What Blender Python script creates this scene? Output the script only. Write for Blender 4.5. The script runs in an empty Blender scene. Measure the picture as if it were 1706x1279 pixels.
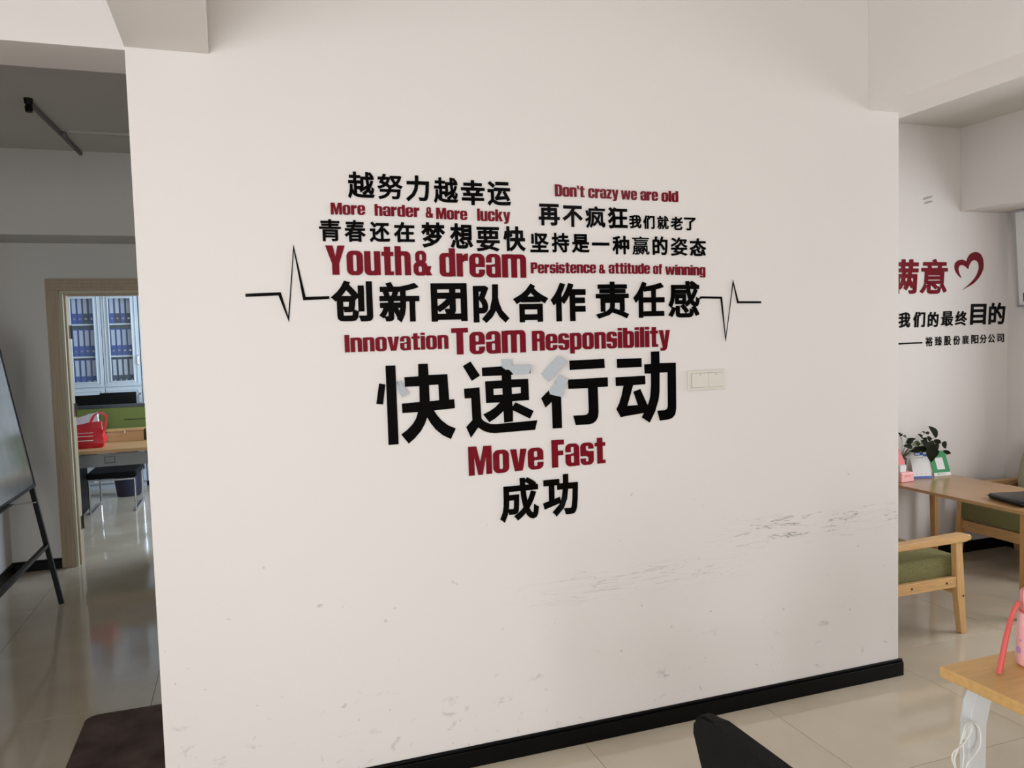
import bpy, bmesh, math, random
import numpy as np
from mathutils import Vector, Matrix
random.seed(7)
sc = bpy.context.scene
COL = sc.collection

# ------------------------------------------------------------------ camera, light, exposure
CAM = Vector((0.0, 0.0, 1.6))
FPX, YAW, PITCH, ROLL = 1300.785, 0.331303, -0.0599655, -0.0286342
IW, IH = 1706.0, 1279.0
_f = Vector((math.sin(YAW)*math.cos(PITCH), math.cos(YAW)*math.cos(PITCH), math.sin(PITCH)))
_r = Vector((math.cos(YAW), -math.sin(YAW), 0.0))
_u = _r.cross(_f)
RGT = math.cos(ROLL)*_r + math.sin(ROLL)*_u
UPV = -math.sin(ROLL)*_r + math.cos(ROLL)*_u
cd = bpy.data.cameras.new('camera'); cam = bpy.data.objects.new('camera', cd); COL.objects.link(cam)
cd.sensor_fit = 'HORIZONTAL'; cd.sensor_width = 36.0; cd.lens = FPX*36.0/IW
cd.clip_start = 0.05; cd.clip_end = 200
m = Matrix((RGT, UPV, -_f)).transposed().to_4x4(); m.translation = CAM
cam.matrix_world = m
sc.camera = cam

sc.view_settings.view_transform = 'Standard'
sc.view_settings.look = 'None'
sc.view_settings.exposure = 0.0
sc.view_settings.gamma = 1.0
sc.view_settings.use_curve_mapping = False

w = bpy.data.worlds.new('world'); sc.world = w; w.use_nodes = True
bg = w.node_tree.nodes['Background']
bg.inputs[0].default_value = (0.80, 0.90, 1.0, 1); bg.inputs[1].default_value = 1.0

def area(name, loc, target, sx, sy, power, col):
    l = bpy.data.lights.new(name, 'AREA'); l.shape = 'RECTANGLE'; l.size = sx; l.size_y = sy
    l.energy = power; l.color = col
    o = bpy.data.objects.new(name, l); COL.objects.link(o)
    o.location = loc
    d = Vector(target)-Vector(loc)
    o.rotation_euler = d.to_track_quat('-Z', 'Y').to_euler()
    return o
area('daylight_left_window', (-1.95, -0.75, 1.45), (1.0, -0.75, 1.45), 3.3, 1.6, 104, (0.955, 0.985, 1.0))
area('daylight_rear_window', (-0.7, -3.35, 1.5), (-0.7, 0.0, 1.5), 1.6, 1.8, 172, (0.955, 0.985, 1.0))
area('daylight_right_window', (5.48, 2.0, 1.55), (3.0, 2.0, 1.5), 2.1, 1.4, 88, (0.955, 0.98, 1.0))
area('daylight_office_window', (1.85, 8.3, 1.6), (0.0, 8.3, 1.4), 2.4, 1.4, 200, (0.66, 0.82, 1.0))

def ray(x, y):
    return _f + ((x-IW/2)/FPX)*RGT + ((IH/2-y)/FPX)*UPV
def at(x, y, ax, val):
    """point of the surface X, Y or Z = val that the photograph shows at (x, y)"""
    d = ray(x, y); t = (val-CAM[ax])/d[ax]
    return CAM + t*d

# ------------------------------------------------------------------ materials
def lin(c): return tuple(((v/255)/12.92 if v/255 <= 0.04045 else (((v/255)+0.055)/1.055)**2.4) for v in c)
def mat(name, col, rough=0.5, metal=0.0, spec=0.5, noise=0.0, nscale=8.0, stretch=None, bump=0.0, bscale=60.0, trans=0.0, coat=0.0, ior=1.5, col2=None, alpha=1.0, emit=0):
    M = bpy.data.materials.new(name); M.use_nodes = True
    nt = M.node_tree; b = nt.nodes['Principled BSDF']
    c = col if max(col) <= 1.0 and isinstance(col[0], float) else lin(col)
    b.inputs['Base Color'].default_value = (*c, 1)
    b.inputs['Roughness'].default_value = rough; b.inputs['Metallic'].default_value = metal
    b.inputs['Specular IOR Level'].default_value = spec; b.inputs['IOR'].default_value = ior
    b.inputs['Transmission Weight'].default_value = trans
    b.inputs['Coat Weight'].default_value = coat; b.inputs['Coat Roughness'].default_value = 0.08
    b.inputs['Alpha'].default_value = alpha
    if emit:
        b.inputs['Emission Color'].default_value = (*c, 1); b.inputs['Emission Strength'].default_value = emit
    tc = nt.nodes.new('ShaderNodeTexCoord'); mp = nt.nodes.new('ShaderNodeMapping')
    nt.links.new(tc.outputs['Object'], mp.inputs[0])
    if stretch: mp.inputs['Scale'].default_value = stretch
    if noise > 0 or col2:
        n = nt.nodes.new('ShaderNodeTexNoise'); n.inputs['Scale'].default_value = nscale; n.inputs['Detail'].default_value = 5
        nt.links.new(mp.outputs[0], n.inputs['Vector'])
        mx = nt.nodes.new('ShaderNodeMix'); mx.data_type = 'RGBA'
        c2 = (lin(col2) if col2 else tuple(v*(1-noise) for v in c))
        mx.inputs['A'].default_value = (*c, 1); mx.inputs['B'].default_value = (*c2, 1)
        cr = nt.nodes.new('ShaderNodeValToRGB'); cr.color_ramp.elements[0].position = .35; cr.color_ramp.elements[1].position = .65
        nt.links.new(n.outputs[0], cr.inputs[0]); nt.links.new(cr.outputs[0], mx.inputs['Factor'])
        nt.links.new(mx.outputs['Result'], b.inputs['Base Color'])
    if bump > 0:
        n2 = nt.nodes.new('ShaderNodeTexNoise'); n2.inputs['Scale'].default_value = bscale
        nt.links.new(mp.outputs[0], n2.inputs['Vector'])
        bp = nt.nodes.new('ShaderNodeBump'); bp.inputs['Strength'].default_value = bump; bp.inputs['Distance'].default_value = 0.01
        nt.links.new(n2.outputs[0], bp.inputs['Height']); nt.links.new(bp.outputs[0], b.inputs['Normal'])
    return M

M = {}
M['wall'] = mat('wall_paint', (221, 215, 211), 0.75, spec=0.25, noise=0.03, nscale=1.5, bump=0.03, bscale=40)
M['wall_dim'] = mat('wall_paint_shaded', (205, 202, 196), 0.7, spec=0.25, noise=0.03, nscale=1.5)  # same wall paint, dimness of corridor and office put into the colour
M['ceil'] = mat('ceiling_paint', (212, 208, 201), 0.85, spec=0.2)
M['black_skirt'] = mat('black_skirting', (5, 5, 5), 0.35, spec=0.16, bump=0.02, bscale=20)
M['tile'] = mat('polished_tile', (196, 183, 163), 0.09, spec=0.55, noise=0.07, nscale=3.0, col2=(187, 174, 155))
M['grout'] = mat('grout', (70, 62, 52), 0.9)
M['casing'] = mat('door_casing_wood', (168, 148, 120), 0.5, noise=0.16, nscale=9.0, stretch=(14, 14, 0.5))
M['jamb'] = mat('door_jamb_wood', (188, 178, 150), 0.5, noise=0.08, nscale=9.0, stretch=(14, 14, 0.5))
M['brass'] = mat('dark_brass', (70, 60, 44), 0.4, metal=0.8)
M['black_let'] = mat('black_mirror_acrylic', (2, 2, 2), 0.04, spec=0.13)
M['loose'] = mat('loose_mirror_strip', (10, 11, 14), 0.05, spec=0.34, ior=1.5, bump=0.12, bscale=14)  # same acrylic as the letters, sheen raised so the reflected window looks brighter
M['red_let'] = mat('red_mirror_acrylic', (112, 12, 30), 0.06, spec=0.28)
M['plastic_white'] = mat('switch_plastic', (214, 209, 198), 0.4)
M['plastic_line'] = mat('switch_gap', (150, 146, 136), 0.6)
M['oak'] = mat('light_oak', (212, 167, 112), 0.42, noise=0.16, nscale=6.0, stretch=(2.0, 18, 18))
M['oak_y'] = mat('light_oak_along', (212, 167, 112), 0.42, noise=0.16, nscale=6.0, stretch=(18, 2.0, 18))
M['oak_z'] = mat('light_oak_upright', (212, 167, 112), 0.42, noise=0.16, nscale=6.0, stretch=(18, 18, 2.0))
M['table'] = mat('table_wood', (178, 136, 94), 0.22, noise=0.14, nscale=6.0, stretch=(16, 1.5, 16))
M['table_leg'] = mat('table_leg_wood', (186, 138, 88), 0.4, noise=0.14, nscale=6.0, stretch=(16, 16, 1.5))
M['desk'] = mat('desk_wood', (216, 171, 108), 0.38, noise=0.14, nscale=5.0, stretch=(1.6, 16, 16))
M['green'] = mat('green_linen', (146, 142, 98), 0.95, spec=0.1, noise=0.3, nscale=30, stretch=(3, 12, 12), bump=0.5, bscale=200)
M['cushion'] = mat('pale_green_linen', (176, 170, 146), 0.95, spec=0.1, noise=0.15, nscale=60, bump=0.3, bscale=200)
M['bolt'] = mat('bolt_dark', (70, 48, 30), 0.5)
M['white_steel'] = mat('white_steel', (214, 217, 218), 0.35)
M['cable'] = mat('white_cable', (232, 230, 224), 0.5)
M['black_plastic'] = mat('black_plastic', (9, 9, 10), 0.42, spec=0.2)
M['black_fab'] = mat('black_mesh_fabric', (8, 8, 9), 0.7, spec=0.15, bump=0.25, bscale=500)
M['black_gloss'] = mat('black_gloss', (8, 8, 10), 0.25)
M['pink'] = mat('pink_plastic', (240, 176, 178), 0.3)
M['pink_dark'] = mat('pink_cap', (232, 138, 140), 0.35)
M['coral'] = mat('coral_strap', (214, 92, 88), 0.6)
M['lilac'] = mat('lilac_print', (190, 140, 200), 0.4)
M['ink'] = mat('ink', (52, 46, 50), 0.6)
M['board_white'] = mat('whiteboard_enamel', (196, 200, 204), 0.14, spec=0.6, noise=0.12, nscale=2.5, col2=(158, 163, 168))
M['board_frame'] = mat('easel_black_metal', (7, 7, 8), 0.4, spec=0.2)
M['chrome'] = mat('chrome', (200, 200, 204), 0.18, metal=1.0)
M['mat'] = mat('doormat_pile', (106, 92, 86), 1.0, spec=0.05, noise=0.4, nscale=6, col2=(80, 68, 64), bump=0.6, bscale=300)
M['conduit'] = mat('grey_conduit', (112, 104, 108), 0.5)
M['conduit_lt'] = mat('pale_conduit', (190, 186, 180), 0.6)
M['cab'] = mat('cabinet_white_metal', (205, 214, 222), 0.35)
M['glass'] = mat('cabinet_glass', (235, 245, 250), 0.02, spec=0.5, alpha=0.05)
M['binder'] = mat('blue_binder', (38, 72, 160), 0.5)
M['binder_dark'] = mat('navy_binder', (28, 38, 70), 0.5)
M['label'] = mat('binder_label', (196, 204, 220), 0.7)
M['screen_green'] = mat('green_partition', (122, 134, 76), 0.8, spec=0.15, noise=0.05, nscale=60)
M['partition_cap'] = mat('partition_cap', (52, 58, 66), 0.4)
M['deskgrey'] = mat('grey_steel_apron', (120, 120, 118), 0.45)
M['kraft'] = mat('wooden_box', (190, 148, 100), 0.6, noise=0.12, nscale=6, stretch=(2, 14, 14))
M['red_bag'] = mat('red_bag_film', (206, 24, 40), 0.35, spec=0.5, bump=0.4, bscale=14)
M['white_bag'] = mat('white_bag_film', (226, 226, 236), 0.4, bump=0.5, bscale=20)
M['white_print'] = mat('white_print', (238, 226, 226), 0.5)
M['bin_blue'] = mat('navy_bin', (32, 33, 56), 0.45)
M['paper'] = mat('white_paper', (222, 220, 218), 0.6)
M['sign_blue'] = mat('sign_blue', (48, 92, 172), 0.25)
M['sign_green'] = mat('sign_green', (20, 130, 68), 0.45, spec=0.3)
M['leaf'] = mat('pothos_leaf', (40, 46, 24), 0.6, spec=0.2, noise=0.3, nscale=20)
M['leaf_l'] = mat('pothos_leaf_pale', (112, 124, 78), 0.45, noise=0.2, nscale=20)
M['stem'] = mat('pothos_stem', (96, 106, 66), 0.5)
M['vase'] = mat('smoky_vase', (120, 118, 112), 0.12, trans=0.6)
M['soil'] = mat('soil', (42, 32, 26), 1.0)
M['frame_alu'] = mat('alu_frame', (180, 182, 184), 0.3, metal=0.6)
M['pane'] = mat('window_pane', (240, 248, 250), 0.0, spec=0.4, alpha=0.08)
M['tape'] = mat('tape_grey', (168, 162, 154), 0.7)

# wall paint with scuffs: fine dark scratches in a band at chair-back height, smudges near the skirting
def scuffed_wall():
    Mx = mat('wall_paint_scuffed', (221, 215, 211), 0.72, spec=0.25)
    nt = Mx.node_tree; b = nt.nodes['Principled BSDF']; N = nt.nodes.new; L = nt.links.new
    tc = N('ShaderNodeTexCoord'); sep = N('ShaderNodeSeparateXYZ'); L(tc.outputs['Object'], sep.inputs[0])
    def mth(op, a, bb=None, c=None):
        n = N('ShaderNodeMath'); n.operation = op
        for k, v in enumerate((a, bb, c)):
            if v is None: continue
            if isinstance(v, (int, float)): n.inputs[k].default_value = v
            else: L(v, n.inputs[k])
        return n.outputs[0]
    def box(axis, c, h, soft):      # 1 inside a band around c, fading out over soft
        d = mth('ABSOLUTE', mth('SUBTRACT', sep.outputs[axis], c))
        return mth('MULTIPLY', mth('SUBTRACT', 1.0, mth('SMOOTH_MIN', mth('MAXIMUM', mth('DIVIDE', mth('SUBTRACT', d, h), soft), 0.0), 1.0, 0.01)), 1.0)
    def noise(scale, st, rot=0.0, det=3, dist=0.0):
        mp = N('ShaderNodeMapping'); mp.inputs['Scale'].default_value = st; mp.inputs['Rotation'].default_value = (0, rot, 0)
        L(tc.outputs['Object'], mp.inputs[0])
        n = N('ShaderNodeTexNoise'); n.inputs['Scale'].default_value = scale; n.inputs['Detail'].default_value = det
        n.inputs['Distortion'].default_value = dist
        L(mp.outputs[0], n.inputs['Vector']); return n.outputs[0]
    # scratches: thin iso-lines of a stretched noise
    n1 = noise(3.0, (1.3, 1, 16), 0.02, 3, 0.3)
    line = mth('SUBTRACT', 1.0, mth('MINIMUM', mth('MULTIPLY', mth('ABSOLUTE', mth('SUBTRACT', n1, 0.5)), 48.0), 1.0))
    n1b = noise(5.0, (1.0, 1, 20), -0.05, 2, 0.6)
    line2 = mth('SUBTRACT', 1.0, mth('MINIMUM', mth('MULTIPLY', mth('ABSOLUTE', mth('SUBTRACT', n1b, 0.46)), 70.0), 1.0))
    patch = mth('GREATER_THAN', noise(4.0, (1, 1, 3)), 0.5)
    band = mth('MULTIPLY', box(2, 0.745, 0.035, 0.04), box(0, 2.42, 0.34, 0.34))
    s1 = mth('MULTIPLY', mth('MULTIPLY', mth('MAXIMUM', line, line2), band), mth('ADD', mth('MULTIPLY', patch, 0.62), 0.14))
    band2 = mth('MULTIPLY', box(2, 0.62, 0.03, 0.05), box(0, 1.45, 0.30, 0.3))
    s2 = mth('MULTIPLY', mth('MULTIPLY', line, band2), 0.22)
    # smudges low on the wall
    n3 = noise(13.0, (1, 1, 1.5), 0.3, 4, 0.5)
    sm = mth('MAXIMUM', mth('MULTIPLY', mth('SUBTRACT', n3, 0.63), 7.0), 0.0)
    sm = mth('MULTIPLY', mth('MULTIPLY', mth('MINIMUM', sm, 1.0), box(2, 0.19, 0.10, 0.10)), 0.42)
    n4 = noise(26.0, (1, 1, 1), 0.1, 2)
    dots = mth('MULTIPLY', mth('MULTIPLY', mth('GREATER_THAN', n4, 0.755), box(2, 0.5, 0.45, 0.1)), 0.25)
    tot = mth('MINIMUM', mth('ADD', mth('ADD', s1, s2), mth('ADD', sm, dots)), 0.85)
    mx = N('ShaderNodeMix'); mx.data_type = 'RGBA'
    c = lin((221, 215, 211)); mx.inputs['A'].default_value = (*c, 1); mx.inputs['B'].default_value = (*lin((84, 80, 76)), 1)
    L(tot, mx.inputs['Factor']); L(mx.outputs['Result'], b.inputs['Base Color'])
    return Mx
M['wall_scuffed'] = scuffed_wall()

# ------------------------------------------------------------------ mesh helpers
def link(name, me, material, parent=None, loc=None):
    o = bpy.data.objects.new(name, me); COL.objects.link(o)
    if material and not me.materials: me.materials.append(material)
    if parent: o.parent = parent
    if loc is not None: o.location = loc
    return o
def fin(name, bm, material, parent=None, loc=None, smooth=False):
    bmesh.ops.recalc_face_normals(bm, faces=bm.faces)
    me = bpy.data.meshes.new(name); bm.to_mesh(me); bm.free()
    if smooth:
        for p in me.polygons: p.use_smooth = True
        try: me.set_sharp_from_angle(angle=math.radians(35))
        except Exception: pass
    return link(name, me, material, parent, loc)
def bx(bm, x0, x1, y0, y1, z0, z1, bev=0.0, mtx=None, seg=2):
    c = Vector(((x0+x1)/2, (y0+y1)/2, (z0+z1)/2))
    r = bmesh.ops.create_cube(bm, size=1.0)
    vs = r['verts']
    bmesh.ops.scale(bm, vec=(x1-x0, y1-y0, z1-z0), verts=vs)
    bmesh.ops.translate(bm, vec=c, verts=vs)
    if bev > 0:
        es = list({e for v in vs for e in v.link_edges})
        rr = bmesh.ops.bevel(bm, geom=es, offset=bev, segments=seg, affect='EDGES', profile=0.5)
        vs = list({v for f in rr['faces'] for v in f.verts} | {v for v in vs if v.is_valid})
    if mtx is not None: bmesh.ops.transform(bm, matrix=mtx, verts=vs)
    return vs
def box(name, x0, x1, y0, y1, z0, z1, material, parent=None, bev=0.0, mtx=None):
    bm = bmesh.new(); bx(bm, x0, x1, y0, y1, z0, z1, bev, mtx); return fin(name, bm, material, parent)
def prism(bm, pts, d):
    """closed loop of 3-D points extruded along vector d"""
    n = len(pts); d = Vector(d)
    a = [bm.verts.new(Vector(p)) for p in pts]; b = [bm.verts.new(Vector(p)+d) for p in pts]
    bm.faces.new(a); bm.faces.new(b[::-1])
    for i in range(n):
        j = (i+1) % n; bm.faces.new((a[j], a[i], b[i], b[j]))
def tube(bm, pts, rad, n=8, close=False, flat=1.0):
    pts = [Vector(p) for p in pts]; rings = []; s = None
    for i, p in enumerate(pts):
        if i == 0: t = pts[1]-p
        elif i == len(pts)-1: t = p-pts[i-1]
        else: t = pts[i+1]-pts[i-1]
        t.normalize()
        if s is None:
            ref = Vector((0, 0, 1)) if abs(t.z) < 0.9 else Vector((1, 0, 0))
            s = t.cross(ref).normalized()
        else: s = (s-t*s.dot(t)).normalized()
        u = s.cross(t)
        r = rad[i] if isinstance(rad, (list, tuple)) else rad
        rings.append([bm.verts.new(p + r*(math.cos(a)*s + flat*math.sin(a)*u)) for a in [2*math.pi*(k+0.5)/n for k in range(n)]])
    for a, b in zip(rings, rings[1:]):
        for k in range(n): bm.faces.new((a[k], a[(k+1) % n], b[(k+1) % n], b[k]))
    bm.faces.new(rings[0][::-1]); bm.faces.new(rings[-1])
def lathe(bm, prof, n=24, c=(0, 0, 0), cap=True):
    rings = []
    for r, z in prof:
        rings.append([bm.verts.new((c[0]+r*math.cos(2*math.pi*k/n), c[1]+r*math.sin(2*math.pi*k/n), c[2]+z)) for k in range(n)])
    for a, b in zip(rings, rings[1:]):
        for k in range(n): bm.faces.new((a[k], a[(k+1) % n], b[(k+1) % n], b[k]))
    if cap: bm.faces.new(rings[0][::-1]); bm.faces.new(rings[-1])
def smooth_path(pts, k=6):
    P = [Vector(p) for p in pts]; P = [P[0]]+P+[P[-1]]; out = []
    for i in range(1, len(P)-2):
        a, b, c, d = P[i-1:i+3]
        for j in range(k):
            t = j/k
            out.append(0.5*((2*b)+(c-a)*t+(2*a-5*b+4*c-d)*t*t+(3*b-a-3*c+d)*t**3))
    out.append(P[-2]); return out
def thing(name, label, cat, loc=(0, 0, 0), rz=0.0, group=None):
    o = bpy.data.objects.new(name, None); COL.objects.link(o)
    o.empty_display_size = 0.05
    o.location = loc; o.rotation_euler = (0, 0, rz); o['label'] = label; o['category'] = cat
    if group: o['group'] = group
    return o
def tag(o, label, cat, group=None):
    o['label'] = label; o['category'] = cat
    if group: o['group'] = group
    return o
def struct(o): o['kind'] = 'structure'; return o
def copy_tree(o, parent=None):
    c = o.copy(); COL.objects.link(c)
    if parent: c.parent = parent
    for ch in list(o.children): copy_tree(ch, c)
    return c

# ------------------------------------------------------------------ the rooms
XL, XR = -1.64, 5.14           # left and right wall faces
WY, WB = 2.75, 2.98            # front and back face of the wall with the slogan
WX0, WX1 = -0.303, 2.785       # its ends
CZ = 2.93                      # ceiling of corridor, nook and office
MZ = 3.25                      # ceiling of the main room
NY = 4.10                      # rear wall of the seating nook
DY = 6.45                      # corridor end wall with the office doorway
YB = -3.0                      # wall behind the camera
T = 0.83

floor = struct(box('floor', -3.6, XR+0.2, YB-0.2, 10.5, -0.05, -0.0025, M['grout']))
tile_me = bpy.data.meshes.new('tile')
bm = bmesh.new(); bx(bm, -T/2+0.001, T/2-0.001, -T/2+0.001, T/2-0.001, -0.012, 0.0, 0.0003, seg=1)
bm.to_mesh(tile_me); bm.free(); tile_me.materials.append(M['tile'])
for i in range(-7, 5):
    for j in range(-6, 11):
        cx, cy = 2.03+T*(i+0.5), 2.137+T*(j+0.5)
        if cy < YB-0.2 or cy > 10.4: continue
        if cy < NY+0.3: ok = XL-0.4 < cx < XR+0.4
        elif cy < DY+0.1: ok = XL-0.4 < cx < 1.4
        else: ok = -3.4 < cx < 1.9
        if not ok: continue
        t = bpy.data.objects.new('tile', tile_me); COL.objects.link(t); t.parent = floor
        t.location = (cx, cy, random.uniform(-0.0004, 0.0))
struct(box('ceiling', XL-0.2, XR+0.2, YB-0.2, WB, MZ, MZ+0.1, M['ceil']))
struct(box('ceiling_low', -3.6, XR+0.2, WB, 10.5, CZ, CZ+0.1, M['ceil']))

struct(box('wall_front', WX0, WX1, WY, WB, 0, MZ, M['wall_scuffed']))
struct(box('trim_1', XL, WX0, WY, WB+0.005, 2.53, MZ, M['wall']))                    # header over the corridor mouth
struct(box('trim_2', WX0, -0.056, YB, WY-0.001, 2.54, MZ, M['wall']))                # ceiling beam meeting the wall on the left
bm = bmesh.new(); bx(bm, 2.62, 2.87, YB, WY-0.001, 2.54, MZ); bx(bm, 2.786, XR, WY-0.001, WB, CZ, MZ); bx(bm, 2.786, 2.87, WY-0.001, NY, 2.54, CZ); bx(bm, 2.62, 2.786, WB+0.001, NY, 2.54, CZ)
struct(fin('trim_3', bm, M['wall']))                                                 # beam on the right
struct(box('trim_4', 4.69, XR, YB, NY-0.001, 2.37, CZ, M['wall']))                    # dropped beam along the right wall
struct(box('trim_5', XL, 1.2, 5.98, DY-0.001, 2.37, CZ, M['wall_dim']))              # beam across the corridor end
struct(box('wall_nook', 1.2, XR, NY, NY+0.2, 0, CZ, M['wall']))
bm = bmesh.new()
for a in ((YB, 0.9, 0, MZ), (3.1, NY+0.2, 0, MZ), (0.9, 3.1, 0, 0.8), (0.9, 3.1, 2.32, MZ)): bx(bm, XR, XR+0.2, *a)
struct(fin('wall_right', bm, M['wall']))
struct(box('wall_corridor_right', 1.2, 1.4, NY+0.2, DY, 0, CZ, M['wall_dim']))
# left wall with its window opening
bm = bmesh.new()
for a in ((YB, -2.45, 0, MZ), (0.95, DY, 0, MZ), (-2.45, 0.95, 0, 0.62), (-2.45, 0.95, 2.28, MZ)):
    bx(bm, XL-0.2, XL, *a)
struct(fin('wall_left', bm, M['wall']))
# wall behind the camera with its window opening
bm = bmesh.new()
for a in ((XL-0.2, -1.5, 0, MZ), (0.1, XR+0.2, 0, MZ), (-1.5, 0.1, 0, 0.6), (-1.5, 0.1, 2.40, MZ)):
    bx(bm, a[0], a[1], YB-0.2, YB, a[2], a[3])
struct(fin('wall_back', bm, M['wall']))
def window(name, along, c, a0, a1, z0, z1, n):
    w_ = bpy.data.objects.new(name, None); COL.objects.link(w_); w_['kind'] = 'structure'
    def bb(nm, p0, p1, q0, q1, m_, th=0.03):
        if along == 'Y': return box(nm, c-th, c+th, p0, p1, q0, q1, m_, w_)
        return box(nm, p0, p1, c-th, c+th, q0, q1, m_, w_)
    bb('frame', a0, a1, z0, z0+0.05, M['frame_alu']); bb('frame', a0, a1, z1-0.05, z1, M['frame_alu'])
    for k in range(n+1):
        p = a0+(a1-a0)*k/n; p = min(max(p, a0+0.025), a1-0.025)
        bb('mullion', p-0.025, p+0.025, z0+0.05, z1-0.05, M['frame_alu'])
    for k in range(n):
        bb('pane', a0+(a1-a0)*k/n+0.02, a0+(a1-a0)*(k+1)/n-0.02, z0+0.05, z1-0.05, M['pane'], 0.003)
window('window_1', 'Y', XL-0.1, -2.45, 0.95, 0.62, 2.28, 3)
window('window_2', 'X', YB-0.1, -1.5, 0.1, 0.6, 2.40, 2)
window('window_4', 'Y', XR+0.1, 0.9, 3.1, 0.8, 2.32, 2)
# corridor end wall with the doorway (opening from JX to 0.335 less)
JX, JX2, DZ = -1.235, -0.335, 2.03
bm = bmesh.new()
bx(bm, -3.4, JX, DY, DY+0.2, 0, CZ); bx(bm, JX2, 1.4, DY, DY+0.2, 0, CZ); bx(bm, JX, JX2, DY, DY+0.2, DZ, CZ)
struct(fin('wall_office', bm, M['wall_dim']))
d1 = bpy.data.objects.new('door_1', None); COL.objects.link(d1); d1['kind'] = 'structure'
# casing: stepped moulding round the opening
for nm, args in (('casing', (JX-0.085, JX, 0.0, DZ+0.085)), ('casing', (JX2, JX2+0.085, 0.0, DZ+0.085))):
    bm = bmesh.new()
    bx(bm, args[0], args[1], DY-0.014, DY, args[2], args[3]-0.085, 0.002)
    s = -1 if args[0] < -1 else 1
    inner = args[1] if s < 0 else args[0]
    for k, wd in enumerate((0.072, 0.050, 0.020)):
        a, b = (inner-wd, inner) if s < 0 else (inner, inner+wd)
        bx(bm, a, b, DY-0.019-0.004*k, DY-0.012, 0, args[3]-0.085, 0.002)
    fin(nm, bm, M['casing'], d1)
bm = bmesh.new(); bx(bm, JX-0.085, JX2+0.085, DY-0.014, DY, DZ, DZ+0.085, 0.002)
for k, wd in enumerate((0.072, 0.050, 0.020)): bx(bm, JX-wd, JX2+wd, DY-0.019-0.004*k, DY-0.012, DZ, DZ+wd, 0.002)
fin('casing', bm, M['casing'], d1)
bm = bmesh.new(); bx(bm, JX, JX+0.022, DY-0.01, DY+0.21, 0, DZ-0.022); bx(bm, JX2-0.022, JX2, DY-0.01, DY+0.21, 0, DZ-0.022)
bx(bm, JX, JX2, DY-0.01, DY+0.21, DZ-0.022, DZ); fin('jamb', bm, M['jamb'], d1)
bm = bmesh.new(); bx(bm, JX+0.022, JX+0.034, DY+0.03, DY+0.15, 0, DZ-0.022)
bx(bm, JX+0.034, JX2-0.03, DY+0.03, DY+0.15, DZ-0.034, DZ-0.022); fin('door_stop', bm, M['casing'], d1)
for z in (1.73, 1.15, 0.30):
    bm = bmesh.new(); bx(bm, JX+0.034, JX+0.038, DY+0.085, DY+0.125, z-0.05, z+0.05, 0.001)
    tube(bm, [(JX+0.042, DY+0.13, z-0.05), (JX+0.042, DY+0.13, z+0.05)], 0.006); fin('hinge', bm, M['brass'], d1)
# office shell
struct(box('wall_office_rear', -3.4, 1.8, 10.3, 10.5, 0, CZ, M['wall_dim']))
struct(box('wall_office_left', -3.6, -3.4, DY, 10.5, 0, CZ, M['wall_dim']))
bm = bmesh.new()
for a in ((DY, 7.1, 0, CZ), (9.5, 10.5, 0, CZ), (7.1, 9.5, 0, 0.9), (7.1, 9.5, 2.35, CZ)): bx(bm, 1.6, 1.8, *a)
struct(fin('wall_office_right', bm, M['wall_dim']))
window('window_3', 'Y', 1.7, 7.1, 9.5, 0.9, 2.35, 2)

# skirtings: face board with a rounded top bead
def skirt(name, p0, p1, nrm, h=0.075, th=0.016, cap0=0.0, cap1=0.0):
    p0 = Vector((*p0, 0)); p1 = Vector((*p1, 0)); n = Vector((*nrm, 0)); d = (p1-p0).normalized()
    p0 = p0-d*cap0; p1 = p1+d*cap1
    prof = [(0, 0), (th, 0), (th, h*0.80), (th*0.9, h*0.84), (th*0.45, h*0.86), (th*0.62, h*0.90), (th*0.55, h*0.97), (th*0.3, h), (0, h)]
    bm = bmesh.new(); prism(bm, [p0+n*a+Vector((0, 0, z)) for a, z in prof], p1-p0)
    return struct(fin(name, bm, M['black_skirt']))
e = 0.0005
s = skirt('baseboard_front', (WX0, WY-e), (WX1, WY-e), (0, -1), cap1=0.016)
skirt('baseboard_front_end', (WX1+e, WY-e), (WX1+e, WB), (1, 0))
skirt('baseboard_nook', (1.2, NY-e), (XR, NY-e), (0, -1))
skirt('baseboard_right', (XR-e, YB), (XR-e, NY-0.02), (-1, 0))
skirt('baseboard_left', (XL+e, YB), (XL+e, DY-0.02), (1, 0))
skirt('baseboard_office', (XL, DY-e), (JX-0.088, DY-e), (0, -1))

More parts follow.
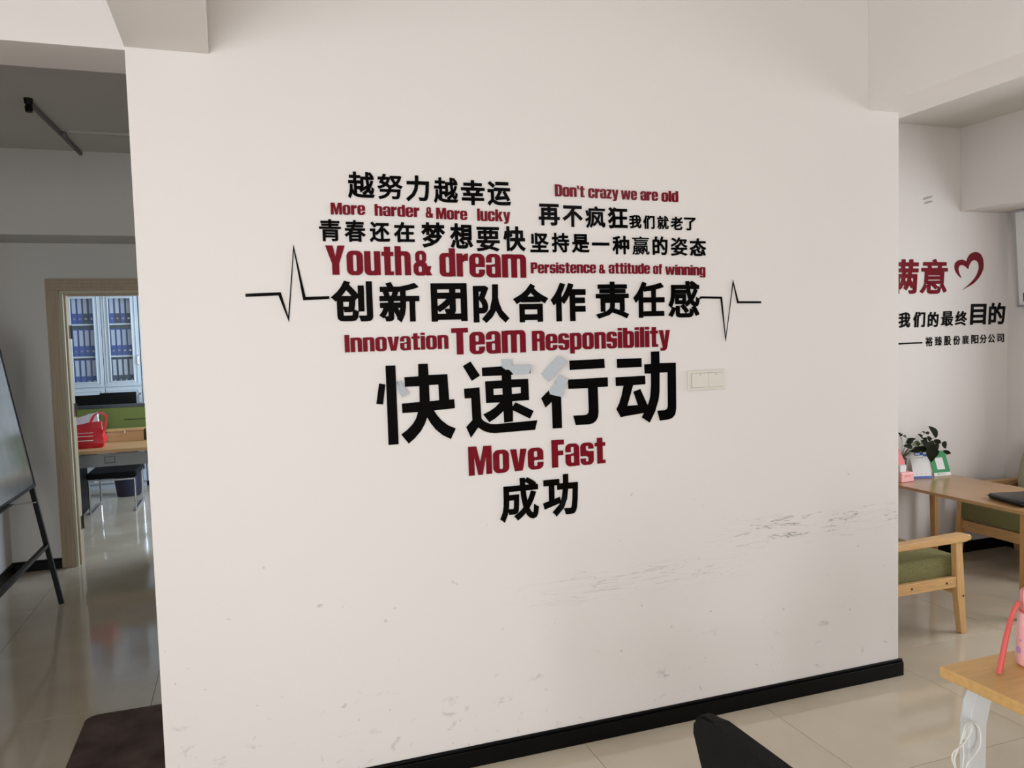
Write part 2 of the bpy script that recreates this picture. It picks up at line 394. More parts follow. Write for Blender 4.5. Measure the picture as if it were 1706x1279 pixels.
# ------------------------------------------------------------------ lettering
def poly_sdf(P, loops):
    """signed distance (negative inside, even-odd) with mitred outer corners"""
    A = []; B = []; PA = []; NB = []
    for lp in loops:
        lp = np.asarray(lp, float)
        keep = np.hypot(*(lp-np.roll(lp, 1, 0)).T) > 1e-6; lp = lp[keep]
        A.append(lp); B.append(np.roll(lp, -1, 0)); PA.append(np.roll(lp, 1, 0)); NB.append(np.roll(lp, -2, 0))
    A, B, PA, NB = map(np.concatenate, (A, B, PA, NB))
    D = B-A; L2 = (D**2).sum(1)
    dist = np.full(len(P), 1e9); near = np.zeros(len(P), int); tt = np.zeros(len(P)); ins = np.zeros(len(P), bool)
    for k in range(len(A)):
        v = P-A[k]; t = np.clip((v@D[k])/L2[k], 0, 1)
        d = np.hypot(*(v-t[:, None]*D[k]).T)
        m_ = d < dist-1e-9; dist[m_] = d[m_]; near[m_] = k; tt[m_] = t[m_]
        y0, y1 = A[k][1], B[k][1]
        c = ((y0 > P[:, 1]) != (y1 > P[:, 1]))
        if c.any():
            xi = A[k][0]+(P[:, 1]-y0)/(y1-y0+1e-30)*(B[k][0]-A[k][0]); ins ^= (c & (P[:, 0] < xi))
    # mitre
    def pl(a, b, p):
        d = b-a; L = np.hypot(*d.T)+1e-12; return np.abs(((p-a)[:, 0]*d[:, 1]-(p-a)[:, 1]*d[:, 0])/L)
    e0 = tt <= 1e-6; e1 = tt >= 1-1e-6
    d1 = pl(A[near], B[near], P)
    other = np.where(e0, 0, 1)
    d0 = pl(PA[near], A[near], P); d2 = pl(B[near], NB[near], P)
    dd = np.where(e0, np.maximum(d1, d0), np.where(e1, np.maximum(d1, d2), dist))
    dd = np.maximum(dd, dist/1.42)
    out = np.where(ins, -dist, np.where(e0 | e1, dd, dist))
    return out

def contours(F, xs, ys, iso):
    """marching squares, returns closed loops"""
    G = F-iso; G = np.where(G == 0, 1e-9, G); inside = G < 0
    segs = {}
    ny, nx = G.shape
    def ip(i0, j0, i1, j1):
        a, b = G[j0, i0], G[j1, i1]; t = a/(a-b)
        return (xs[i0]+(xs[i1]-xs[i0])*t, ys[j0]+(ys[j1]-ys[j0])*t)
    code = (inside[:-1, :-1]*1+inside[:-1, 1:]*2+inside[1:, 1:]*4+inside[1:, :-1]*8)
    js, is_ = np.nonzero((code > 0) & (code < 15))
    # edges: 0 bottom,1 right,2 top,3 left ; direction keeps the inside on the left
    T_ = {1: [(0, 3)], 2: [(1, 0)], 3: [(1, 3)], 4: [(2, 1)], 5: [(0, 3), (2, 1)], 6: [(2, 0)], 7: [(2, 3)], 8: [(3, 2)], 9: [(0, 2)], 10: [(1, 0), (3, 2)], 11: [(1, 2)], 12: [(3, 1)], 13: [(0, 1)], 14: [(3, 0)]}
    pts = {}
    def key(i, j, e_): return (('h', i, j) if e_ == 0 else ('v', i+1, j) if e_ == 1 else ('h', i, j+1) if e_ == 2 else ('v', i, j))
    for j, i in zip(js.tolist(), is_.tolist()):
        for a, b in T_[int(code[j, i])]:
            ka, kb = key(i, j, a), key(i, j, b)
            for k in (ka, kb):
                if k not in pts: pts[k] = ip(k[1], k[2], k[1]+1, k[2]) if k[0] == 'h' else ip(k[1], k[2], k[1], k[2]+1)
            segs[ka] = kb
    loops = []
    while segs:
        s0 = next(iter(segs)); lp = [s0]; n = segs.pop(s0)
        while n != s0 and n in segs: lp.append(n); n = segs.pop(n)
        if len(lp) > 3: loops.append([pts[k] for k in lp])
    return loops
def simplify(lp, tol):
    P = np.array(lp); n = len(P)
    if n < 5: return P
    i0 = int(np.argmin(P[:, 0]+P[:, 1])); P = np.roll(P, -i0, 0); i1 = int(np.argmax(np.hypot(*(P-P[0]).T)))
    keep = np.zeros(n+1, bool); keep[[0, i1, n]] = True; Q = np.vstack([P, P[:1]])
    st = [(0, i1), (i1, n)]
    while st:
        a, b = st.pop()
        if b-a < 2: continue
        d = Q[b]-Q[a]; L = np.hypot(*d)+1e-12
        dd = np.abs((Q[a+1:b, 0]-Q[a, 0])*d[1]-(Q[a+1:b, 1]-Q[a, 1])*d[0])/L
        k = int(np.argmax(dd))
        if dd[k] > tol: k += a+1; keep[k] = True; st += [(a, k), (k, b)]
    return Q[:-1][keep[:-1]]

_cache = {}
def hanzi(ch, bold):
    """outline loops of one character, thickened, in em units"""
    k = (ch, bold)
    if k in _cache: return _cache[k]
    if ch not in _cache:
        tcv = bpy.data.curves.new('glyph', 'FONT'); tcv.body = ch; tcv.size = 1; tcv.resolution_u = 3; tcv.fill_mode = 'NONE' if hasattr(tcv, 'fill_mode') else 'NONE'
        ob = bpy.data.objects.new('glyph', tcv); COL.objects.link(ob)
        bpy.context.view_layer.update()
        dg = bpy.context.evaluated_depsgraph_get(); me = ob.evaluated_get(dg).to_mesh()
        adj = {}
        for e_ in me.edges: a, b = e_.vertices; adj.setdefault(a, []).append(b); adj.setdefault(b, []).append(a)
        co = [(v.co.x, v.co.y) for v in me.vertices]; seen = set(); loops = []
        for s_ in adj:
            if s_ in seen: continue
            lp = [s_]; seen.add(s_); cur = s_
            while True:
                nx = [q for q in adj[cur] if q not in seen]
                if not nx: break
                cur = nx[0]; seen.add(cur); lp.append(cur)
            if len(lp) > 2: loops.append([co[i] for i in lp])
        ob.evaluated_get(dg).to_mesh_clear(); bpy.data.objects.remove(ob); bpy.data.curves.remove(tcv)
        _cache[ch] = loops
    loops = _cache[ch]
    allp = np.concatenate([np.array(l) for l in loops]); mn = allp.min(0)-bold-0.03; mx = allp.max(0)+bold+0.03
    st = 0.0095
    xs = np.arange(mn[0], mx[0], st); ys = np.arange(mn[1], mx[1], st)
    X, Y = np.meshgrid(xs, ys)
    F = poly_sdf(np.c_[X.ravel(), Y.ravel()], loops).reshape(X.shape)
    out = [simplify(l, 0.002) for l in contours(F, xs, ys, bold)]
    out = [l for l in out if len(l) > 2]
    _cache[k] = out; return out

# --- condensed heavy Latin letters built from shapes (cap height 1, x-height .82)
def R_(x0, y0, x1, y1, r=0.0):
    def f(x, y):
        cx, cy, hx, hy = (x0+x1)/2, (y0+y1)/2, (x1-x0)/2-r, (y1-y0)/2-r
        dx, dy = np.abs(x-cx)-hx, np.abs(y-cy)-hy
        return np.hypot(np.maximum(dx, 0), np.maximum(dy, 0))+np.minimum(np.maximum(dx, dy), 0)-r
    return f
def P_(*pts):
    return lambda x, y: poly_sdf(np.c_[x.ravel(), y.ravel()], [list(pts)]).reshape(x.shape)
def U_(*fs): return lambda x, y: np.minimum.reduce([f(x, y) for f in fs])
def S_(a, *bs): return lambda x, y: np.maximum.reduce([a(x, y)]+[-b(x, y) for b in bs])
def I_(a, b): return lambda x, y: np.maximum(a(x, y), b(x, y))
OW = R_(0, -.01, .56, .83, .2); SL = R_(.22, .13, .34, .69, .05)
arch = lambda x0: I_(R_(x0, -.6, x0+.56, .83, .17), R_(-1, 0, 3, 2))
n_ = S_(U_(R_(0, 0, .22, .82), arch(0)), R_(.22, -.5, .34, .68, .05))
G = {
 'o': (.56, S_(OW, SL)), 'n': (.56, n_), 'h': (.56, U_(n_, R_(0, 0, .22, 1))),
 'u': (.56, lambda x, y: n_(.56-x, .82-y)),
 'm': (.90, S_(U_(R_(0, 0, .22, .82), arch(0), arch(.34)), R_(.22, -.5, .34, .68, .05), R_(.56, -.5, .68, .68, .05))),
 'r': (.41, U_(R_(0, 0, .22, .82), P_((.2, .50), (.30, .56), (.41, .57), (.41, .83), (.30, .81), (.2, .72)))),
 'a': (.54, S_(U_(R_(0, -.01, .54, .83, .19), R_(.33, 0, .54, .4)), R_(.21, .46, .33, .71, .04), R_(-.1, .44, .22, .52), R_(.21, .12, .33, .38, .04))),
 'e': (.56, S_(OW, R_(.22, .46, .34, .70, .05), R_(.22, .12, .34, .35, .04), R_(.30, .27, .7, .35))),
 'c': (.56, S_(OW, SL, R_(.3, .34, .7, .50))),
 's': (.52, S_(R_(0, -.01, .52, .83, .18), P_((.21, .70), (.31, .70), (.31, .59), (.6, .59), (.6, .50), (.31, .50), (.21, .56)), P_((.31, .12), (.21, .12), (.21, .24), (-.1, .24), (-.1, .33), (.21, .33), (.31, .27)))),
 't': (.42, U_(R_(.09, .0, .31, .98), R_(0, .66, .42, .80), R_(.12, 0, .42, .13))),
 'f': (.42, U_(R_(.09, 0, .31, .9), R_(0, .66, .42, .80), R_(.09, .84, .42, 1.0, .06))),
 'l': (.22, R_(0, 0, .22, 1)), 'i': (.22, U_(R_(0, 0, .22, .81), R_(0, .87, .22, 1))),
 'd': (.56, S_(U_(R_(0, -.01, .56, .83, .17), R_(.34, 0, .56, 1)), SL)),
 'b': (.56, S_(U_(R_(0, -.01, .56, .83, .17), R_(0, 0, .22, 1)), SL)),
 'p': (.56, S_(U_(R_(0, -.01, .56, .83, .17), R_(0, -.2, .22, .82)), SL)),
 'g': (.56, U_(S_(U_(R_(0, .03, .56, .83, .17), R_(.34, -.05, .56, .82)), R_(.22, .17, .34, .69, .05)), S_(R_(.02, -.2, .56, .15, .12), R_(.24, -.09, .34, .3), R_(-.1, -.03, .3, .3)))),
 'k': (.60, U_(R_(0, 0, .22, 1), P_((.2, .40), (.34, .82), (.58, .82), (.42, .46), (.61, 0), (.38, 0), (.27, .32), (.2, .26)))),
 'v': (.58, P_((0, .82), (.22, .82), (.29, .24), (.36, .82), (.58, .82), (.43, 0), (.15, 0))),
 'w': (.90, P_((0, .82), (.2, .82), (.26, .28), (.35, .82), (.55, .82), (.64, .28), (.70, .82), (.90, .82), (.77, 0), (.54, 0), (.45, .48), (.36, 0), (.13, 0))),
 'y': (.58, P_((0, .82), (.22, .82), (.30, .28), (.36, .82), (.58, .82), (.42, -.06), (.36, -.16), (.26, -.2), (.07, -.2), (.07, -.06), (.17, -.06), (.19, 0))),
 'z': (.44, P_((.02, .82), (.44, .82), (.44, .66), (.23, .15), (.44, .15), (.44, 0), (0, 0), (0, .15), (.21, .67), (.02, .67))),
 '&': (.74, U_(S_(U_(R_(.08, .48, .52, 1.01, .19), R_(0, -.01, .56, .56, .2)), R_(.25, .62, .35, .87, .05), R_(.2, .13, .33, .38, .06)), P_((.28, .55), (.46, .55), (.74, 0), (.50, 0)), P_((.48, .12), (.52, .38), (.72, .38), (.62, .08)))),
 "'": (.16, P_((0, 1), (.16, 1), (.13, .68), (.03, .68))),
 'M': (.80, P_((0, 1), (.28, 1), (.40, .45), (.52, 1), (.8, 1), (.8, 0), (.6, 0), (.6, .64), (.48, 0), (.32, 0), (.2, .64), (.2, 0), (0, 0))),
 'Y': (.66, P_((0, 1), (.25, 1), (.33, .62), (.41, 1), (.66, 1), (.45, .38), (.45, 0), (.21, 0), (.21, .38))),
 'D': (.60, S_(U_(R_(0, 0, .3, 1), R_(0, 0, .60, 1, .2)), R_(.24, .15, .36, .85, .05))),
 'P': (.58, S_(U_(R_(0, 0, .24, 1), R_(0, .38, .58, 1, .17)), R_(.24, .53, .35, .84, .05))),
 'R': (.60, S_(U_(R_(0, 0, .24, 1), R_(0, .42, .60, 1, .17), R_(.36, 0, .60, .48, .0)), R_(.24, .60, .36, .85, .05), R_(.24, -.1, .36, .46))),
 'F': (.48, U_(R_(0, 0, .24, 1), R_(0, .82, .48, 1), R_(0, .43, .44, .6))),
 'T': (.60, U_(R_(0, .82, .60, 1), R_(.18, 0, .42, 1))),
 'I': (.24, R_(0, 0, .24, 1)),
}
def latin(ch):
    k = ('L', ch)
    if k not in _cache:
        wd, f = G[ch]; xs = np.arange(-.03, wd+.04, .01)+.0003; ys = np.arange(-.25, 1.06, .01)+.0003
        X, Y = np.meshgrid(xs, ys)
        _cache[k] = [l for l in (simplify(q, .003) for q in contours(f(X, Y), xs, ys, 0.0)) if len(l) > 2]
    return _cache[k]

def plate(name, loops, material, parent, origin, y, th=0.002, tilt=None):
    """flat cut-out plate on the wall from loops of world (X, Z); origin = its location"""
    cv = bpy.data.curves.new('cut', 'CURVE'); cv.dimensions = '2D'; cv.fill_mode = 'BOTH'; cv.extrude = th/2
    for lp in loops:
        sp = cv.splines.new('POLY'); sp.points.add(len(lp)-1); sp.use_cyclic_u = True
        for p_, (a, b) in zip(sp.points, lp): p_.co = (a-origin[0], b-origin[1], 0, 1)
    tmp = bpy.data.objects.new('cut', cv); COL.objects.link(tmp); bpy.context.view_layer.update()
    dg = bpy.context.evaluated_depsgraph_get()
    me = bpy.data.meshes.new_from_object(tmp.evaluated_get(dg))
    bpy.data.objects.remove(tmp); bpy.data.curves.remove(cv)
    R = Matrix.Rotation(math.pi/2, 4, 'X')
    if tilt: R = Matrix.Rotation(tilt[1], 4, 'Z') @ Matrix.Rotation(tilt[0], 4, 'X') @ R
    me.transform(R); me.materials.clear()
    o = link(name, me, material, parent)
    pl = parent.matrix_world.translation if parent else Vector((0, 0, 0))
    acc = Vector((0, 0, 0)); q = parent
    while q: acc += q.location; q = q.parent
    o.location = Vector((origin[0], y, origin[1]))-acc
    return o
def pxw(x, y, Y): p_ = at(x, y, 1, Y); return (p_.x, p_.z)

LET_Y = WY-0.0035
def line_group(name, label, cat, x, y, Y):
    a = pxw(x, y, Y); return thing(name, label, cat, (a[0], Y-0.0005, a[1]))
# crowded characters take thinner strokes
DENSE = {'赢': .009, '疯': .022, '感': .026, '责': .030, '越': .024, '努': .024, '襄': .010, '臻': .011, '最': .020, '意': .022, '裕': .015, '成': .030, '新': .034, '姿': .022, '青': .024, '春': .026, '要': .024, '满': .024, '就': .024, '创': .037}
def hanzi_line(root, items, off, sc_, bold, mt, Y=LET_Y, skew=0.0, tilts=None):
    """items: (char, x0, x1, ytop, ybottom) in a crop with offset off and scale sc_"""
    H = []
    for ch, x0, x1, yt, yb in items:
        loops = hanzi(ch, min(bold, DENSE.get(ch, 1))); A = np.concatenate(loops); mn, mx = A.min(0), A.max(0)
        X0 = pxw(off[0]+x0/sc_, off[1]+(yt+yb)/2/sc_, Y)[0]; X1 = pxw(off[0]+x1/sc_, off[1]+(yt+yb)/2/sc_, Y)[0]
        xc = off[0]+(x0+x1)/2/sc_
        Zt = pxw(xc, off[1]+yt/sc_, Y)[1]; Zb = pxw(xc, off[1]+yb/sc_, Y)[1]
        sx, sz = (X1-X0)/(mx[0]-mn[0]), (Zt-Zb)/(mx[1]-mn[1])
        out = [[(X0+(p[0]-mn[0])*sx+skew*((p[1]-mn[1])*sz), Zb+(p[1]-mn[1])*sz) for p in l] for l in loops]
        c = ((X0+X1)/2, (Zt+Zb)/2)
        plate('character', out, mt, root, c, Y, tilt=(tilts or {}).get(ch))
def latin_word(root, txt, x0, x1, ytl, ybl, ytr, ybr, off, sc_, mt, Y=LET_Y, gap=.045):
    w_ = 0.0; pos = []
    for k, ch in enumerate(txt):
        pos.append(w_); w_ += G[ch][0]+gap
    w_ -= gap
    a = pxw(off[0]+x0/sc_, off[1]+ybl/sc_, Y); b = pxw(off[0]+x1/sc_, off[1]+ybr/sc_, Y)
    at_ = pxw(off[0]+x0/sc_, off[1]+ytl/sc_, Y); bt = pxw(off[0]+x1/sc_, off[1]+ytr/sc_, Y)
    for ch, p0 in zip(txt, pos):
        out = []
        for l in latin(ch):
            q = []
            for px_, py_ in l:
                t = (p0+px_)/w_; zb = a[1]+(b[1]-a[1])*t; zt = at_[1]+(bt[1]-at_[1])*t
                q.append((a[0]+(b[0]-a[0])*t, zb+(zt-zb)*py_))
            out.append(q)
        t = (p0+G[ch][0]/2)/w_
        plate('letter', out, mt, root, (a[0]+(b[0]-a[0])*t, (a[1]+b[1]+at_[1]+bt[1])/4), Y)

BL, RD = M['black_let'], M['red_let']
C1, C2, C3, C4, C5 = (500, 270), (860, 290), (390, 400), (780, 440), (600, 580)
S1, S2, S3, S4, S5 = 4.489, 4.489, 4.161, 3.345, 2.6656
g = line_group('wall_lettering', 'black cut-out Chinese lettering reading 越努力越幸运, top left row of the slogan', 'lettering', 580, 330, LET_Y)
hanzi_line(g, [('越', 355, 555, 72, 272), ('努', 577, 766, 88, 280), ('力', 790, 965, 100, 295), ('越', 998, 1180, 115, 308), ('幸', 1203, 1380, 135, 322), ('运', 1400, 1575, 145, 328)], C1, S1, .030, BL, tilts={'力': (math.radians(1.0), math.radians(-1.5))})
g = line_group('wall_lettering', 'small dark red lettering reading More harder &More lucky', 'lettering', 551, 357, LET_Y)
for a in (("More", 230, 487, 303, 392, 308, 394), ("harder", 558, 893, 313, 401, 325, 412), ("&", 940, 997, 337, 416, 337, 416), ("More", 1018, 1250, 340, 425, 350, 433), ("lucky", 1325, 1572, 347, 438, 358, 445)):
    latin_word(g, *a, C1, S1, RD)
g = line_group('wall_lettering', 'black Chinese lettering reading 青春还在, left above the big red Youth', 'lettering', 531, 400, LET_Y)
hanzi_line(g, [('青', 142, 305, 427, 592), ('春', 330, 490, 433, 597), ('还', 518, 672, 445, 600), ('在', 700, 855, 447, 600)], C1, S1, .033, BL)
g = line_group('wall_lettering', 'black Chinese lettering reading 梦想要快 above the red word dream', 'lettering', 702, 410, LET_Y)
hanzi_line(g, [('梦', 905, 1085, 450, 640), ('想', 1120, 1292, 458, 647), ('要', 1318, 1492, 485, 668), ('快', 1520, 1685, 480, 668)], C1, S1, .032, BL)
g = line_group('wall_lettering', 'large dark red lettering reading Youth& dream', 'lettering', 553, 457, LET_Y)
latin_word(g, "Youth", 195, 830, 622, 842, 630, 846, C1, S1, RD)
latin_word(g, "&", 850, 988, 664, 847, 664, 847, C1, S1, RD)
latin_word(g, "dream", 1045, 1692, 642, 853, 655, 866, C1, S1, RD)
g = line_group('wall_lettering', "small dark red lettering reading Don't crazy we are old, top right row", 'lettering', 924, 327, LET_Y)
for a in (("Don't", 290, 512, 76, 165, 90, 173), ("crazy", 540, 765, 90, 177, 103, 186), ("we", 785, 903, 106, 189, 112, 193), ("are", 930, 1060, 113, 195, 118, 200), ("old", 1088, 1212, 122, 205, 128, 208)):
    latin_word(g, *a, C2, S2, RD)
g = line_group('wall_lettering', 'black Chinese lettering reading 再不疯狂, right half of the slogan', 'lettering', 897, 378, LET_Y)
hanzi_line(g, [('再', 168, 325, 222, 385), ('不', 347, 497, 235, 395), ('疯', 516, 666, 240, 404), ('狂', 685, 832, 247, 406)], C2, S2, .032, BL)
g = line_group('wall_lettering', 'smallest black Chinese lettering reading 我们就老了, top right of the slogan', 'lettering', 1048, 380, LET_Y)
hanzi_line(g, [('我', 845, 937, 305, 405), ('们', 950, 1035, 308, 410), ('就', 1055, 1140, 312, 414), ('老', 1155, 1245, 318, 418), ('了', 1257, 1345, 325, 421)], C2, S2, .032, BL)
g = line_group('wall_lettering', 'black Chinese lettering reading 坚持是一种赢的姿态, right above Persistence', 'lettering', 883, 420, LET_Y)
hanzi_line(g, [('坚', 105, 243, 440, 585), ('持', 265, 395, 440, 586), ('是', 415, 547, 448, 590), ('一', 567, 697, 512, 534), ('种', 720, 845, 460, 600), ('赢', 868, 995, 466, 603), ('的', 1020, 1132, 465, 605), ('姿', 1157, 1280, 472, 611), ('态', 1297, 1420, 480, 613)], C2, S2, .030, BL)
g = line_group('wall_lettering', 'small dark red lettering reading Persistence & attitude of winning', 'lettering', 884, 455, LET_Y)
for a in (("Persistence", 110, 597, 660, 742, 662, 740), ("&", 620, 668, 676, 742, 676, 742), ("attitude", 693, 1000, 663, 743, 668, 745), ("of", 1025, 1092, 671, 747, 673, 749), ("winning", 1115, 1415, 677, 752, 683, 758)):
    latin_word(g, *a, C2, S2, RD)
g = line_group('wall_lettering', 'bold black Chinese lettering reading 创新, left of the middle row', 'lettering', 552, 536, LET_Y)
hanzi_line(g, [('创', 672, 960, 280, 565), ('新', 1003, 1285, 290, 569)], C3, S3, .040, BL)
g = line_group('wall_lettering', 'bold black Chinese lettering reading 团队合作, centre of the middle row', 'lettering', 718, 536, LET_Y)
hanzi_line(g, [('团', 1365, 1615, 298, 563)], C3, S3, .042, BL)
hanzi_line(g, [('队', 28, 228, 112, 327), ('合', 252, 445, 108, 323), ('作', 460, 655, 103, 318)], C4, S4, .041, BL)
g = line_group('wall_lettering', 'bold black Chinese lettering reading 责任感, right end of the middle row', 'lettering', 993, 530, LET_Y)
hanzi_line(g, [('责', 712, 895, 97, 303), ('任', 920, 1094, 97, 298), ('感', 1115, 1290, 92, 297)], C4, S4, .036, BL)
g = line_group('wall_lettering', 'dark red lettering reading Innovation below 创新', 'lettering', 574, 587, LET_Y)
latin_word(g, "Innovation", 768, 1487, 657, 778, 636, 752, C3, S3, RD)
g = line_group('wall_lettering', 'dark red lettering reading Team, the largest word of its row', 'lettering', 753, 591, LET_Y)
latin_word(g, "Team", 752.9, 876.3, 546.8, 590.8, 541.5, 586.8, (0, 0), 1.0, RD)
g = line_group('wall_lettering', 'dark red lettering reading Responsibility, right of the word Team', 'lettering', 887, 584, LET_Y)
latin_word(g, "Responsibility", 357, 1125, 372, 483, 345, 458, C4, S4, RD)
g = line_group('wall_lettering', 'dark red lettering reading Move Fast under the biggest characters', 'lettering', 781, 793, LET_Y)
latin_word(g, "Move", 483, 815, 437, 567, 420, 533, C5, S5, RD)
latin_word(g, "Fast", 852, 1090, 408, 531, 393, 509, C5, S5, RD)
g = line_group('wall_lettering', 'black Chinese lettering reading 成功, lowest word of the slogan', 'lettering', 833, 867, LET_Y)
hanzi_line(g, [('成', 620, 793, 576, 767), ('功', 812, 968, 560, 745)], C5, S5, .038, BL)

# the four biggest characters, made of separate mirror strips, some of them working loose
def W_(pts, off, s_, Y=LET_Y): return [pxw(off[0]+x/s_, off[1]+y/s_, Y) for x, y in pts]
def cen(lp): a = np.array(lp); return tuple((a.min(0)+a.max(0))/2)
g = line_group('wall_lettering', 'biggest black Chinese lettering reading 快速行动 with loose mirror strips', 'lettering', 645, 740, LET_Y)
def bigchar(solid, loose, off, s_):
    loops = [W_(l, off, s_) for l in solid]
    A = np.concatenate([np.array(l) for l in loops]); c = tuple((A.min(0)+A.max(0))/2)
    o = plate('character', loops, BL, g, c, LET_Y)
    for l, tx, tz in loose:
        q = W_(l, off, s_); plate('loose_strip', [q], M['loose'], o, cen(q), LET_Y-0.004-0.10*(max(p[0] for p in q)-min(p[0] for p in q)), tilt=(math.radians(tx), math.radians(tz)))
bigchar([[(92, 388), (175, 402), (145, 668), (55, 662)], [(177, 152), (308, 148), (352, 1197), (218, 1207)],
         [(612, 128), (738, 124), (750, 275), (1000, 265), (1025, 603), (1092, 597), (1101, 718), (822, 748), (865, 812), (925, 880), (1010, 945), (1113, 988), (1047, 1128), (940, 1078), (845, 1000), (780, 920), (732, 840), (700, 930), (650, 1020), (570, 1115), (487, 1190), (387, 1068), (470, 1005), (540, 930), (585, 855), (610, 770), (402, 782), (395, 657), (632, 635), (628, 425), (437, 432), (428, 305), (615, 293)],
         [(757, 410), (882, 403), (893, 612), (765, 625)]],
        [([(322, 366), (368, 350), (480, 520), (392, 572), (328, 465)], -1, -14)], (620, 590), 7.993)
bigchar([[(160, 102), (295, 302), (178, 378), (52, 168)],
         [(68, 490), (287, 470), (312, 870), (318, 915), (345, 945), (390, 970), (440, 988), (520, 992), (1110, 937), (1078, 1072), (520, 1120), (430, 1115), (350, 1090), (268, 1040), (167, 1185), (100, 1035), (188, 935), (170, 622), (78, 628)],
         [(322, 190), (600, 172), (618, 192), (660, 222), (700, 217), (740, 252), (765, 288), (736, 292), (738, 358), (980, 348), (992, 650), (752, 668), (758, 745), (800, 682), (1057, 805), (1005, 915), (762, 795), (762, 955), (640, 968), (630, 805), (560, 870), (500, 920), (428, 965), (342, 855), (430, 810), (510, 755), (578, 685), (382, 692), (368, 385), (606, 370), (605, 302), (328, 312)],
         [(485, 490), (614, 483), (619, 573), (489, 580)], [(744, 472), (876, 464), (878, 552), (750, 565)],
         [(990, 152), (1005, 150), (1012, 270), (975, 272)]],
        [([(592, 75), (728, 70), (732, 155), (988, 152), (968, 273), (772, 288), (740, 250), (700, 215), (660, 220), (618, 190), (598, 160)], -1, -15.5)], (765, 590), 8.529)
bigchar([[(162, 598), (180, 655), (338, 690), (352, 1130), (220, 1140), (205, 760), (118, 842), (57, 710)],
         [(458, 175), (950, 150), (958, 280), (463, 308)],
         [(437, 445), (1000, 412), (1003, 543), (858, 552), (870, 900), (862, 975), (835, 1030), (790, 1065), (730, 1080), (548, 1092), (512, 957), (660, 950), (705, 940), (728, 915), (733, 870), (722, 565), (443, 577)]],
        [([(272, 105), (390, 185), (140, 478), (48, 362)], -1, -18.5), ([(303, 375), (417, 447), (345, 575), (338, 690), (180, 655), (162, 598)], -1, -19)], (895, 580), 8.523)
bigchar([[(115, 210), (490, 195), (493, 330), (120, 346)],
         [(95, 487), (545, 463), (550, 592), (362, 607), (275, 922), (437, 910), (368, 708), (472, 665), (585, 915), (600, 880), (625, 780), (637, 600), (635, 430), (540, 430), (533, 290), (637, 283), (635, 97), (760, 92), (765, 272), (1012, 265), (1018, 960), (1005, 1050), (960, 1105), (900, 1130), (770, 1147), (733, 995), (840, 988), (880, 970), (893, 930), (888, 412), (765, 417), (765, 700), (750, 830), (700, 1000), (615, 1178), (495, 1097), (530, 1030), (210, 1085), (178, 1098), (110, 975), (150, 890), (190, 760), (217, 617), (100, 620)]],
        [], (1015, 575), 9.138)

def ribbon(name, pts, wpx, off, s_, label, Y=LET_Y):
    P2 = [np.array(W_([q], off, s_, Y)[0]) for q in pts]
    hw = wpx
    L_, R2 = [], []
    for i, p_ in enumerate(P2):
        d0 = (p_-P2[i-1]) if i > 0 else (P2[1]-p_); d1_ = (P2[i+1]-p_) if i < len(P2)-1 else d0
        d0 = d0/np.hypot(*d0); d1_ = d1_/np.hypot(*d1_)
        n0 = np.array([-d0[1], d0[0]]); n1 = np.array([-d1_[1], d1_[0]]); mtr = n0+n1; mtr = mtr/np.hypot(*mtr)
        k = min(1/max(mtr@n0, .1), 2.0)
        L_.append(p_+mtr*hw*k); R2.append(p_-mtr*hw*k)
    lp = L_+R2[::-1]; c = cen(lp)
    o = plate(name, [[tuple(q) for q in lp]], BL, None, c, Y)
    return tag(o, label, 'wall decal')
ribbon('heartbeat_line', [(78, 382), (315, 372), (378, 548), (412, 50), (487, 405), (660, 398)], 0.0052, C3, S3, 'black heartbeat line with a tall peak left of the lettering 创新')
ribbon('heartbeat_line', [(1290, 190), (1300, 185), (1410, 187), (1435, 420), (1476, 98), (1503, 212), (1632, 212)], 0.0042, C4, S4, 'thin black heartbeat line to the right of the lettering 责任感')

# lettering on the nook wall
NLY = NY-0.0035; C6, S6 = (1446, 380), 4.919
g = line_group('wall_lettering', 'slanted dark red Chinese lettering 满意 on the nook wall', 'lettering', 1497, 490, NLY)
hanzi_line(g, [('满', 145, 405, 255, 540), ('意', 425, 645, 252, 538)], C6, S6, .030, RD, Y=NLY, skew=.07)
g = line_group('wall_lettering', 'bold black Chinese lettering 我们的最终目的 on the nook wall', 'lettering', 1497, 545, NLY)
hanzi_line(g, [('我', 250, 345, 690, 815), ('们', 370, 466, 685, 812), ('的', 490, 576, 685, 810), ('最', 600, 698, 680, 802), ('终', 715, 810, 678, 800), ('目', 838, 965, 620, 790), ('的', 988, 1120, 610, 788)], C6, S6, .028, BL, Y=NLY, skew=.06)
g = line_group('wall_lettering', 'small black Chinese company name 裕臻股份襄阳分公司 with a dash before it', 'lettering', 1497, 575, NLY)
xs_ = [473, 550, 625, 700, 772, 848, 917, 985, 1058]
hanzi_line(g, [(ch, x, x+57, 890-(x-473)*.043, 968-(x-473)*.056) for ch, x in zip('裕臻股份襄阳分公司', xs_)], C6, S6, .018, BL, Y=NLY)
lp = W_([(247, 940), (446, 933), (446, 944), (247, 954)], C6, S6, NLY); plate('dash', [lp], BL, g, cen(lp), NLY)
hp = [(775, 505), (880, 440), (940, 350), (946, 270), (925, 215), (885, 195), (845, 208), (820, 240), (808, 275), (775, 258), (735, 268), (712, 300), (716, 345), (740, 385), (768, 410), (750, 370), (742, 335), (752, 308), (778, 303), (805, 318), (822, 335), (832, 300), (852, 270), (880, 262), (905, 285), (908, 335), (885, 395), (835, 455)]
def sp2(l): return [(v.x, v.y) for v in smooth_path([(a, b, 0) for a, b in l], 5)]
i1, i2, i3 = hp.index((808, 275)), hp.index((768, 410)), hp.index((822, 335))
